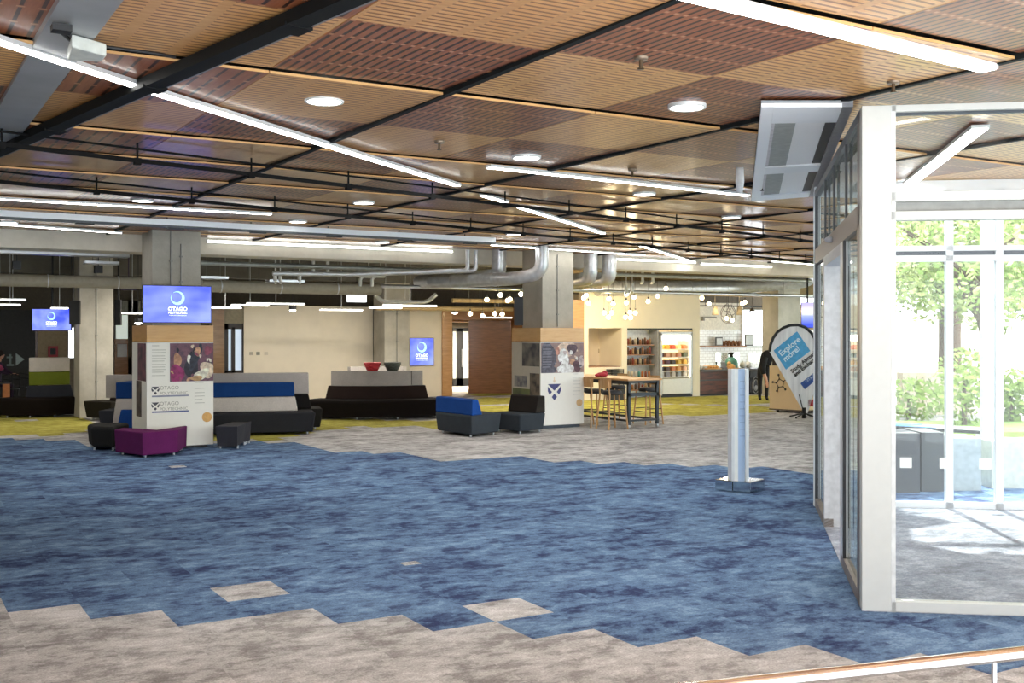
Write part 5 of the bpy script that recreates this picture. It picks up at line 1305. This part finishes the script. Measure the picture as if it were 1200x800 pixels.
# sensor box with cable
c = P(102, 64, 3.62); r = empty('ceiling_sensor', 'white wedge-shaped ceiling box with black cable at the upper left', 'projector', (c.x, c.y, 3.6))
pts = [P(79, 71, 3.6), P(119, 73, 3.6), P(125, 66, 3.6), P(84, 55, 3.6)]
mb = MB(); mb.prism(pts, SZ * .075); build('body', mb, M('c4cac4', .5), r, bevel=.01)
mb = MB(); mb.cyl((c.x, c.y, 3.66), (c.x, c.y, CZ), .03, n=12); build('mount', mb, BLACK, r)
mb = MB(); q1 = P(72, 31, 3.66); mb.tube([q1, P(72, 38, 3.66), P(82, 47, 3.675), P(105, 52, 3.675), P(140, 57, 3.675), P(185, 63, 3.68), P(205, 67, 3.685)], .011, 8); build('cable', mb, BLACK, r)
mb = MB(); mb.box(q1.x - .05, q1.x + .05, q1.y - .04, q1.y + .05, 3.63, 3.665); build('junction_box', mb, BLACK, r)
# white hanging cylinder near the air curtain
c = P(867, 196, CZ); r = empty('hanging_cylinder', 'slim white cylindrical fitting hanging from the ceiling left of the air curtain', 'fitting', c)
mb = MB(); mb.lathe((c.x, c.y, 0), [(.0, CZ - .27), (.03, CZ - .27), (.045, CZ - .15), (.04, CZ - .02), (.038, CZ), (0, CZ)], 20); build('body', mb, M('f2f4f6', .3), r)

# ================================================================= DUCTS AND PIPES
def duct(pts, rad, label, nm='duct', mat=GALV, rings=True, cat='duct', n=20, group=None):
    """pts world; smooth elbows"""
    P_ = [Vector(p) for p in pts]; out = [P_[0]]
    for i in range(1, len(P_) - 1):
        a, b, c = P_[i - 1], P_[i], P_[i + 1]; k_ = min(rad * 2.2, (a - b).length * .45, (c - b).length * .45)
        s, e = b + (a - b).normalized() * k_, b + (c - b).normalized() * k_
        for q in range(7):
            t_ = q / 6; out.append(s * (1 - t_) ** 2 + b * 2 * t_ * (1 - t_) + e * t_ ** 2)
    out.append(P_[-1]); r = empty(nm, label, cat, P_[0], group=group)
    mb = MB(); mb.tube(out, rad, n); build('pipe', mb, mat, r)
    if rings:
        L = 0; nx = .4
        for a, b in zip(out[:-1], out[1:]):
            seg = (b - a).length; pos = 0
            while L + seg - nx > 0 and nx - L <= seg and nx < 60:
                p = a + (b - a) * ((nx - L) / seg) if seg > 0 else a
                d = (b - a).normalized(); mb = MB(); mb.cyl(p - d * .012, p + d * .012, rad * 1.05, n=n); 
                if nx < 12: build('joint_ring', mb, M('d4d6d8', .35, .8, .05), r)
                nx += 1.3
            L += seg
    return r
def dY(px, py, Y): return RYZ(px, py, Y)
YDct = 19.9
def elbow_duct(px, pxw, label, dirx, pyb=325, dirpx=None):
    x, d = RY(px, YDct); rad = pxw / 2 / F * d
    zb = Zd(pyb, d); 
    return duct([(x, YDct, CZ + .02), (x, YDct, zb), (x + dirx, YDct + 3.5, zb - .0)], rad, label)
elbow_duct(585, 17, 'silver duct dropping from the ceiling and turning back, just left of the right column', -.2, 323)
x, d = RY(635, 18.5)
duct([(x, 18.5, CZ + .02), (x, 18.5, Zd(320, d)), (RY(602, 19.0)[0], 19.0, Zd(326, d)), (RY(560, 20.2)[0], 20.2, Zd(328, d + 1)), (RY(505, 21.4)[0], 21.4, Zd(331, d + 2))], 8 / F * d, 'silver duct curving left in front of the right column')
elbow_duct(692, 17, 'silver duct elbow right of the right column, left of the pair', .9, 326)
elbow_duct(714, 17, 'silver duct elbow right of the right column, right of the pair', 1.1, 326)
for px, lb in ((548, 'left'), (557.5, 'right')):
    x, d = RY(px, YDct + .1); duct([(x, YDct + .1, CZ), (x, YDct + .1, Zd(317, d)), (x - 2.2, YDct + 1.2, Zd(322, d)), (x - 3.8, YDct + 1.3, Zd(323, d))], 2.6 / F * d, 'slim silver pipe dropping from the ceiling left of the ducts, %s of two' % lb, 'service_pipe', rings=False, cat='pipe', n=12)
x, d = RY(622, YDct + .6); duct([(x, YDct + .6, CZ), (x, YDct + .6, Zd(311, d))], 4 / F * d, 'short white pipe stub on the beam by the right column', 'service_pipe', M('d8dada', .4, .4), cat='pipe', n=12)
x, d = RY(948, 24.0); duct([(x, 24.0, CZ + .3), (x, 24.0, Zd(328, d)), (RY(860, 25.2)[0], 25.2, Zd(337, d)), (RY(735, 25.6)[0], 25.6, Zd(340, d)), (RY(700, 25.6)[0], 25.6, Zd(341, d))], 8.5 / F * d, 'large silver duct running above the cafe and turning up at the right')
def pipeX(px0, px1, py, Y, rad, label, mat=GALV, nm='service_pipe', rings=False, cat='pipe', slope=0, group=None):
    a = RYZ(px0, py, Y); b = RYZ(px1, py + slope, Y); z = (a.z + b.z) / 2
    r = duct([(a.x, Y, z), ((a.x + b.x) / 2, Y, z), (b.x, Y, z)], rad, label, nm, mat, rings, cat, 14, group)
    for q in range(max(2, int((b.x - a.x) / 2.5))):
        xx = a.x + (b.x - a.x) * (q + .5) / max(2, int((b.x - a.x) / 2.5)); mb = MB(); mb.cyl((xx, Y, z), (xx, Y, 4.305), .008, n=6); build('hanger', mb, M('77756c', .5), r)
    return r
BEI = M('a59c88', .6, 0, .08)
pipeX(-60, 166, 326, 22.6, .12, 'thick beige pipe at the left between booth column and near column', BEI, rings=True, slope=6)
pipeX(236, 445, 333, 22.8, .13, 'thick beige pipe behind and right of the left column', BEI, rings=True, slope=8)
pipeX(430, 960, 336, 23.2, .045, 'slim bright conduit running across above the cafe', STEEL, slope=10)
pipeX(235, 610, 307, 21.8, .05, 'grey pipe just under the concrete beam, middle', M('989b96', .4, .5), slope=14)
pipeX(690, 950, 322, 21.9, .05, 'grey pipe under the concrete beam, right half', M('a9aba4', .4, .5), slope=6)
pipeX(440, 600, 361, 28.2, .07, 'lower beige pipe near the timber opening', M('b59c70', .5), slope=1)
pipeX(530, 605, 352, 27.0, .06, 'upper beige pipe near the timber opening', M('b59c70', .5), slope=1)
def tray(px0, px1, py, Y, label, mat=STEEL, wd=.25, slope=0):
    a = RYZ(px0, py, Y); b = RYZ(px1, py + slope, Y); z = (a.z + b.z) / 2; r = empty('cable_tray', label, 'cable tray', ((a.x + b.x) / 2, Y, z))
    mb = MB(); mb.box(a.x, b.x, Y, Y + wd, z, z + .01); mb.box(a.x, b.x, Y, Y + .01, z, z + .06); mb.box(a.x, b.x, Y + wd, Y + wd + .01, z, z + .06); build('tray', mb, mat, r)
    k_ = max(2, int((b.x - a.x) / 1.8))
    for q in range(k_):
        xx = a.x + (b.x - a.x) * (q + .5) / k_; mb = MB(); mb.cyl((xx, Y + wd / 2, z), (xx, Y + wd / 2, 4.305), .006, n=6); build('hanger', mb, M('77756c', .5), r)
tray(-60, 152, 295, 21.6, 'bright cable tray at the far left under the beam', slope=6)
tray(100, 140, 309, 22.0, 'short cable tray left of the near column', slope=1)
tray(236, 268, 327, 22.0, 'short bright cable tray right of the left column')
tray(316, 357, 331, 22.0, 'small bright tray under the thick beige pipe')
tray(462, 492, 321, 22.6, 'short bright tray near the slim silver pipes')
for i_, (px, y0, y1, Y) in enumerate(((367, 299, 318, 22.0), (384, 299, 318, 22.0), (322.5, 318, 329, 22.0), (328.5, 318, 329, 22.0), (351, 321, 329, 22.0), (753, 317, 330, 22.4), (765, 317, 330, 22.4), (734, 332, 342, 22.4), (741, 332, 342, 22.4))):
    x, d = RY(px, Y); mb = MB(); mb.cyl((x, Y, Zd(y1, d)), (x, Y, Zd(y0, d)), .038, n=12); mb.cyl((x, Y, Zd(y0, d)), (x, Y, 4.305), .012, n=8); mb.tube([(x, Y, Zd(y1, d) + .02), (x + .02, Y + .04, Zd(y1, d) - .02), (x + .05, Y + .12, Zd(y1, d) - .03)], .036, 10)
    one('pipe_stub', mb, M('e4e4de', .4, .2), 'short white vertical pipe stub hanging among the services', 'pipe', 'white pipe stubs')
for (px, py, dr_) in ((422, 328, 1), (436, 328, 1)):
    x, d = RY(px, 22.3); mb = MB(); z = Zd(py, d); mb.tube([(x, 22.3, z - .14), (x, 22.3, z), (x + .03, 22.3, z + .06), (x + .1, 22.3, z + .09), (x + .3, 22.3, z + .09)], .04, 12); mb.cyl((x + .2, 22.3, z + .09), (x + .2, 22.3, 4.305), .008, n=6)
    one('bent_pipe', mb, M('d0cfc4', .4, .3), 'bent pale pipe elbow above the hanging white sign box, ' + ('left one' if px < 430 else 'right one'), 'pipe')
x0, d = RY(447, 24.0); z = Zd(354, d); mb = MB(); mb.tube([RYZ(440, 346, 24.0), RYZ(447, 352, 24), RYZ(452, 354, 24), RYZ(497, 354, 24), RYZ(503, 352, 24), RYZ(511, 345, 24)], .05, 12); a = RYZ(475, 354, 24); mb.cyl(a, (a.x, a.y, 4.305), .008, n=6)
one('bent_pipe', mb, M('cfcabc', .4, .3), 'long shallow U-shaped pale pipe below the conduit in the middle', 'pipe')
# sign box
a = RYZ(408, 341, 23.0); b = RYZ(429.5, 354, 23.0); r = empty('hanging_sign', 'blank white illuminated sign box hanging among the pipes', 'sign', ((a.x + b.x) / 2, 23.0, b.z))
mb = MB(); mb.box(a.x, b.x, 23.0, 23.08, b.z, a.z); build('box', mb, M('f0f6f6', .5, es=1.0, var=0), r)
mb = MB(); mb.cyl(((a.x + b.x) / 2, 23.04, a.z), ((a.x + b.x) / 2, 23.04, 4.305), .01, n=8); build('rod', mb, BLACK, r)
# hanging fluorescent fittings in the services zone
hl = [(246, 283, 360.5, 25.5, 'rightmost near the left screen, lowest'), (272, 315, 357.5, 26.5, 'second from the left column'), (290, 357, 355.5, 26, 'third, brightest'), (376, 425, 363, 27, 'above the cream wall, middle'), (434, 471, 360.5, 26.5, 'left of the wall column'),
      (450, 512, 358, 25.6, 'in front of the wall column'), (0, 30, 351, 26, 'far left, upper'), (0, 24, 357, 27, 'far left, lower'), (60, 80, 361, 26.6, 'above the small far left screen'), (143, 168, 367, 27, 'left of the big screen'), (570, 600, 372, 29, 'in the timber opening')]
for px0, px1, py, Y, lb in hl:
    a = RYZ(px0, py, Y); b = RYZ(px1, py, Y); r = empty('fluorescent_light', 'hanging linear lamp in the services zone, ' + lb, 'light', ((a.x + b.x) / 2, Y, a.z))
    mb = MB(); mb.box(a.x, b.x, Y, Y + .09, a.z - .012, a.z + .014); build('tube', mb, M('fff8ea', .5, es=5), r)
    mb = MB(); mb.box(a.x, b.x, Y - .01, Y + .1, a.z + .014, a.z + .035); mb.cyl(((a.x + b.x) / 2, Y + .04, a.z), ((a.x + b.x) / 2, Y + .04, 4.305), .006, n=6); build('housing', mb, ALU, r)
for px, py, Y, lb in ((83.5, 330.5, 22.7, 'left of the booth column'), (303.5, 339, 24, 'above the blue sofa'), (343, 364, 26.5, 'above the cream wall'), (533, 367, 28.6, 'in the timber opening'), (162, 379, 27, 'left of the near display box')):
    a = RYZ(px, py, Y); r = empty('surface_downlight', 'black can downlight with glowing lens, ' + lb, 'light', a)
    mb = MB(); mb.cyl(a + SZ * .02, a + SZ * .12, .09, n=16); mb.cyl(a + SZ * .1, (a.x, a.y, 4.305), .008, n=6); build('can', mb, BLACK, r)
    mb = MB(); mb.sph(a + SZ * .02, .085, 14, 8, (1, 1, .55)); build('lens', mb, M('fffaf0', .5, es=6), r)
mb = MB(); a = RYZ(152, 331, 23.2); mb.box(a.x - .15, a.x + .15, 23.2, 23.4, a.z - .15, a.z + .12); mb.cyl((a.x, 23.3, a.z), (a.x, 23.3, 4.305), .01, n=6)
one('stage_light', mb, M('3a2448', .5), 'dark violet lamp housing hanging left of the near column', 'lamp')
for px, py in ((20, 310), (116, 315)):
    a = RYZ(px, py, 22.0); mb = MB(); mb.box(a.x - .07, a.x + .07, 22.0, 22.15, a.z - .08, a.z + .07); mb.cyl((a.x, 22.07, a.z), (a.x, 22.07, 4.305), .01, n=6)
    one('black_speaker', mb, BLACK, 'small black speaker cube hanging at the left, ' + ('near the picture edge' if px < 50 else 'nearer the column'), 'speaker')

# ================================================================= GLOBE PENDANTS
bulbs = [(684, 349, 24), (687, 346, 25), (689.5, 355, 24), (713.5, 350, 24), (718.5, 356, 24), (708, 366.5, 24), (717, 366.5, 24), (713, 371.5, 24), (734, 344.5, 24), (743, 348, 24.5), (734, 354.5, 24), (738.5, 366, 24), (744.5, 366.5, 24.2),
         (733, 371.5, 24), (739, 372, 24.2), (759.5, 353, 24), (770.5, 347, 24), (780.5, 338, 23.5), (822.5, 349, 26), (831, 356, 26.5), (851.5, 373, 27), (858, 375, 27), (870, 355.5, 26), (873, 354, 26.4), (898.5, 355, 26),
         (551, 367.5, 25), (565.5, 370, 25), (580, 367.5, 25), (588.5, 368, 25), (570.5, 351, 24), (586.5, 345.5, 24), (595, 352, 24), (597.5, 350.5, 24.4), (610.5, 344.5, 23)]
GL = M('ffe6b8', .5, es=9)
for px, py, Y in bulbs:
    a = RYZ(px, py, Y); g = 'globe pendants over the opening' if px < 620 else 'globe pendants over the cafe'
    r = empty('globe_pendant', 'warm glowing globe bulb on a thin cord ' + ('near the timber opening' if px < 620 else 'in front of the cafe wall'), 'lamp', a, group=g)
    rad = (.058 if Y < 26 else .065)
    mb = MB(); mb.sph(a, rad, 14, 10); build('globe', mb, GL, r)
    mb = MB(); mb.cyl(a + SZ * rad * .8, a + SZ * (rad + .07), .02, n=10); mb.cyl(a + SZ * rad, (a.x, a.y, 4.305), .004, n=6); build('cord', mb, M('2a2420', .5), r)
# ring sculpture, cone shades and track over the counter
Yr = 27.2; a = RYZ(853.5, 368, Yr); r = empty('ring_pendant', 'pendant of interlocking wire rings above the counter', 'lamp', a)
for dx, dz, rr in ((0, 0, .30), (-.12, .1, .2), (.12, .14, .17), (.02, -.1, .16), (-.05, .22, .13)):
    mb = MB(); mb.tube([a + Vector((dx + math.cos(i * PI / 16) * rr, .05 * math.sin(i * PI / 8), dz + math.sin(i * PI / 16) * rr)) for i in range(33)], .012, 6); build('ring', mb, M('6a645c', .5), r)
mb = MB(); mb.cyl(a + SZ * .3, (a.x, a.y, 4.305), .006, n=6); build('cord', mb, BLACK, r)
mb = MB(); q0 = RYZ(820, 358, Yr); q1 = RYZ(912, 358, Yr); mb.box(q0.x, q1.x, Yr + .1, Yr + .14, q0.z - .02, q0.z + .02)
for q in (.1, .5, .9): xx = q0.x + (q1.x - q0.x) * q; mb.cyl((xx, Yr + .12, q0.z), (xx, Yr + .12, 4.305), .012, n=8)
one('lighting_track', mb, BLACK, 'thin black lighting track above the cafe counter', 'track')
for px, kk in ((838, 0), (866.5, 0), (897.5, 0), (881.5, 1)):
    a = RYZ(px, 364, Yr); mb = MB()
    if kk: mb.lathe(a, [(.0, .09), (.03, .09), (.05, .05), (.13, -.03), (.12, -.03), (.04, .04), (0, .08)], 20); mb.cyl(a + SZ * .09, (a.x, a.y, 4.305), .008, n=6); lb = 'black cone pendant in front of the bright cafe window'; m_ = M('4a4238', .5)
    else: mb.lathe(a, [(0, .13), (.07, .13), (.11, -.14), (.1, -.14), (.06, .12), (0, .12)], 20); mb.cyl(a + SZ * .13, (a.x, a.y, 4.305), .008, n=6); lb = 'beige drum shade over the counter, ' + {838: 'leftmost', 866.5: 'middle', 897.5: 'rightmost'}[px] + ' of three'; m_ = M('b0a080', .7)
    one('pendant_shade', mb, m_, lb, 'lamp')
mb = MB(); a = RYZ(824, 374, YB - .1); mb.box(a.x - .02, a.x + .6, YB - .12, YB - .08, a.z + .05, a.z + .09); mb.box(a.x - .04, a.x + .04, YB - .14, YB, a.z - .05, a.z + .08)
one('wall_bracket', mb, M('8a8478', .5), 'small grey wall bracket at the left of the cafe back wall', 'bracket')
for px in (294.5, 302.5, 312):
    a = RYZ(px, 414, YW - .01); mb = MB(); mb.box(a.x - .05, a.x + .05, YW - .015, YW, a.z - .045, a.z + .045); mb.box(a.x - .02, a.x + .02, YW - .02, YW - .015, a.z - .02, a.z + .02)
    one('wall_plate', mb, M({294.5: 'b8ad98', 302.5: '8a8674', 312: 'd6cab4'}[px], .5), {294.5: 'left', 302.5: 'middle, darkest', 312: 'right'}[px] + ' wall plate in the row of three on the cream wall', 'switch')

# ================================================================= OUTSIDE
mb = MB(); mb.box(8, 90, -60, 60, -.35, -.05); g = struct('ground', mb, M('e6e4de', .8, 0, .05, 2))
g.location.z = -.0
def tree(px, d, h, crown, label, seed, col='7d9a4a', trunk='6a5646', n=1500, tr=.16):
    x, y = W(px, d); rn = random.Random(seed); r = empty('tree', label, 'tree', (x, y, -.05)); b = Vector((x, y, -.05))
    mb = MB(); top = b + SZ * h * .6 + Vector((rn.uniform(-.4, .4), rn.uniform(-.4, .4), 0)); mb.tube([b, b + SZ * h * .3, top], [tr * 1.3, tr, tr * .6], 12)
    for q in range(7):
        an = rn.uniform(0, 6.28); e = top + Vector((math.cos(an) * crown * .6, math.sin(an) * crown * .6, rn.uniform(.1, .5) * crown)); mb.tube([b + SZ * h * rn.uniform(.35, .58), (top + e) / 2 + SZ * .1, e], [tr * .5, tr * .3, .03], 6)
    build('trunk', mb, M(trunk, .9), r)
    mb = MB(); cc = b + SZ * (h * .62 + crown * .3)
    for q in range(n):
        while True:
            v = Vector((rn.uniform(-1, 1), rn.uniform(-1, 1), rn.uniform(-1, 1)))
            if .25 < v.length < 1: break
        v = Vector((v.x * crown, v.y * crown, v.z * crown * .75)) * (1 + .15 * math.sin(v.x * 5 + seed) * math.sin(v.z * 4))
        a = Vector((rn.uniform(-1, 1), rn.uniform(-1, 1), rn.uniform(-1, 1))).normalized(); b2 = a.orthogonal().normalized(); s = rn.uniform(.05, .12); p = cc + v
        mb.add([p - a * s, p + b2 * s * .6, p + a * s, p - b2 * s * .6], [(0, 1, 2, 3)], q % 2)
    build('foliage', mb, [M(col, .7, 0, .2, 2), M('b4c078', .7, 0, .2, 2)], r)
tree(1160, 24, 5.4, 2.6, 'leafy tree with brown trunk outside, seen right of the middle mullion', 1, '87a04e', tr=.13, n=7000)
tree(1108, 27, 5.6, 2.4, 'broad leafy tree outside, left of the middle mullion', 2, '93a05c', n=7000)
tree(1235, 31, 6.2, 3.2, 'leafy tree at the right edge beyond the glass', 3, '87a04e', n=6000)
tree(1120, 36, 6.4, 2.6, 'distant leafy tree behind the broad left one', 4, '8c9862', n=6000)
tree(1170, 38, 6.6, 3.6, 'farthest leafy tree, between the two nearer ones', 9, '98a672', n=6000)
def hedge(px, d, w, h, label, seed):
    x, y = W(px, d); r = empty('shrub', label, 'shrub', (x, y, -.05)); rn = random.Random(seed); mb = MB()
    mb2 = MB(); mb2.tube([Vector((x, y, -.05)), Vector((x, y, h * .6))], [.06, .03], 8); build('stem', mb2, M('6a5646', .9), r)
    for q in range(700):
        while True:
            v = Vector((rn.uniform(-1, 1), rn.uniform(-1, 1), rn.uniform(-1, 1)))
            if v.length < 1: break
        p = Vector((x, y, h * .5)) + Vector((v.x * w, v.y * w * .6, v.z * h * .5)); a = Vector((rn.uniform(-1, 1), rn.uniform(-1, 1), rn.uniform(-1, 1))).normalized(); b2 = a.orthogonal().normalized(); s = rn.uniform(.05, .1)
        mb.add([p - a * s, p + b2 * s * .6, p + a * s, p - b2 * s * .6], [(0, 1, 2, 3)])
    build('leaves', mb, M('8aa04a', .7, 0, .2, 2), r)
hedge(1130, 22, .8, 1.7, 'round green shrub outside in the middle of the view', 5); hedge(1065, 24, 1.3, 1.0, 'low spreading shrub outside by the corner post', 6); hedge(1185, 23, .7, 1.2, 'small shrub outside near the right edge', 8)
# lawn, wall, planter boxes, pale upright, building
u = Vector((CA, -SA, 0)); w = Vector((SA, CA, 0))
def slabo(px0, px1, d0, d1, z0, z1, mat, nm, label, cat, kind=None):
    a = Vector((*W(px0, d0), z0)); mb = MB(); mb.obox(a, u * ((px1 - px0) / F * d0), w * (d1 - d0), SZ * (z1 - z0)); return one(nm, mb, mat, label, cat) if not kind else struct(nm, mb, mat)
slabo(1040, 1320, 14.6, 16.2, -.05, .03, M('7faa4c', .9, 0, .2, 8), 'lawn', 'strip of green lawn outside beyond the glass door', 'grass')
slabo(1040, 1330, 20.5, 23, -.05, .1, M('8fae58', .9, 0, .2, 6), 'lawn', 'farther grass verge outside under the trees', 'grass')
slabo(1047, 1078, 13.4, 14.0, -.05, .74, M('45464a', .7), 'planter_box', 'dark grey planter outside behind the left of the glass door', 'planter')
slabo(1080, 1106, 13.5, 14.1, -.05, .74, M('4c4e50', .7), 'planter_box', 'dark grey planter outside just left of the mullion', 'planter')
slabo(1116, 1150, 13.6, 14.1, -.05, .66, M('a9b0b4', .7), 'planter_box', 'pale grey planter outside right of the mullion', 'planter')
slabo(1162, 1200, 13.8, 14.2, -.05, .6, M('c8c8c0', .7), 'planter_box', 'off-white low planter outside towards the right edge', 'planter')
slabo(1058, 1140, 26, 26.4, -.05, 1.0, M('d6c4ae', .8), 'stone_wall', 'pale stone garden wall outside under the trees', 'wall')
slabo(990, 1300, 42, 43, -.05, 2.6, M('e6dccf', .8), 'far_building', 'pale building beyond the garden', 'building')
a = Vector((*W(1157, 15.9), 0)); mb = MB(); mb.cyl(a - SZ * .05, a + SZ * 4, .1, n=20); mb.cyl(a - SZ * .05, a + SZ * .0, .18, n=20); one('pale_upright', mb, M('d8dfe2', .4), 'round pale upright outside right of the middle mullion', 'post')  # tall pale cylinder with a wider disc at its foot
# long dark bench rail and blue seat cushion
a = Vector((*W(1046, 17.5), 0)); b = Vector((*W(1168, 16.5), 0)); r = empty('garden_bench', 'long blue-topped bench with black front edge outside', 'bench', (a + b) / 2)
mb = MB(); mb.obox(a + SZ * .42, b - a, w * .06, SZ * .05); build('front_edge', mb, BLACK, r)
mb = MB(); mb.obox(a + w * .06 + SZ * .42, (b - a) * .45, w * .6, SZ * .06); build('seat', mb, M('4a98d8', .6), r)
mb = MB(); mb.obox(a + (b - a) * .45 + w * .06 + SZ * .42, (b - a) * .55, w * .6, SZ * .06); build('seat', mb, WHITE, r)
for q in (.05, .5, .95): mb = MB(); p = a + (b - a) * q; mb.obox(p - SZ * .05 + w * .05, u * .06, w * .5, SZ * .47); build('leg', mb, WHITE, r)

# glazed facade from the vestibule away to the cafe (daylight side)
pw = sroot('window_7', E0 + ed * 4)
for q in range(11):
    mb = MB(); mb.obox(E0 + ed * (EL * q / 10), ed * .07, en * .12, SZ * 3.7); build('mullion', mb, OUTF, pw)
mb = MB(); mb.obox(E0, ed * EL, en * .12, SZ * .15); mb.obox(E0 + SZ * 2.86, ed * EL, en * .12, SZ * .08); mb.obox(E0 + SZ * 3.6, ed * EL, en * .12, SZ * .8); build('frame_rail', mb, OUTF, pw)
mb = MB(); mb.obox(E0 + en * .05 + SZ * .15, ed * EL, en * .01, SZ * 3.5); build('glass_pane', mb, GLASS, pw)

# ================================================================= LIGHT
wd = bpy.data.worlds.new('daylight'); bpy.context.scene.world = wd; wd.use_nodes = True
bg = wd.node_tree.nodes['Background']; bg.inputs[0].default_value = (.90, .95, 1.0, 1); bg.inputs[1].default_value = 3.0
def area(loc, rot, sx, sy, power, col, nm):
    l = bpy.data.lights.new(nm, 'AREA'); l.shape = 'RECTANGLE'; l.size = sx; l.size_y = sy; l.energy = power; l.color = col
    o = bpy.data.objects.new(nm, l); C.objects.link(o); o.location = loc; o.rotation_euler = rot; return o
# area fills added to the services zone and corridor; warm points at the globes
for x, y, p in ((0, 24, 60), (6, 25, 70), (11, 25, 70), (16, 23.5, 70), (22, 27.0, 60)):
    area((x, y, 3.2), (0, 0, 0), 1.2, .3, p, (1, .93, .82), 'services_fill')
area((18.3, 33.2, 2.28), (0, 0, 0), .5, .5, 260, (1, .88, .7), 'corridor_fill')  # unseen fill added to brighten the door at the corridor end
for px, py, Y, e in ((713, 360, 24, 25), (739, 360, 24, 25), (770, 345, 23.9, 15), (850, 365, 26.6, 18), (580, 360, 25, 14), (690, 350, 24.3, 14)):
    l = bpy.data.lights.new('pendant_glow', 'POINT'); l.energy = e; l.color = (1, .78, .48); l.shadow_soft_size = .12
    o = bpy.data.objects.new('pendant_glow', l); C.objects.link(o); o.location = RYZ(px, py, Y)
s = bpy.data.lights.new('sun', 'SUN'); s.energy = 6; s.angle = .02; s.color = (1, .96, .9)
o = bpy.data.objects.new('sun', s); C.objects.link(o); o.rotation_euler = Vector((-.35, -.5, -.8)).to_track_quat('-Z', 'Y').to_euler()

# ================================================================= CAMERA
cam = bpy.data.cameras.new('camera'); co = bpy.data.objects.new('camera', cam); C.objects.link(co)
co.location = (0, 0, H); co.rotation_euler = (PI / 2, 0, -A)
cam.sensor_width = 36; cam.lens = F / 1200 * 36; cam.shift_y = -(400 - HY) / 1200 * 1.0
cam.clip_end = 300; bpy.context.scene.camera = co
vs = bpy.context.scene.view_settings
vs.view_transform = 'Standard'; vs.look = 'None'; vs.exposure = 0.9; vs.gamma = 1; vs.use_curve_mapping = False
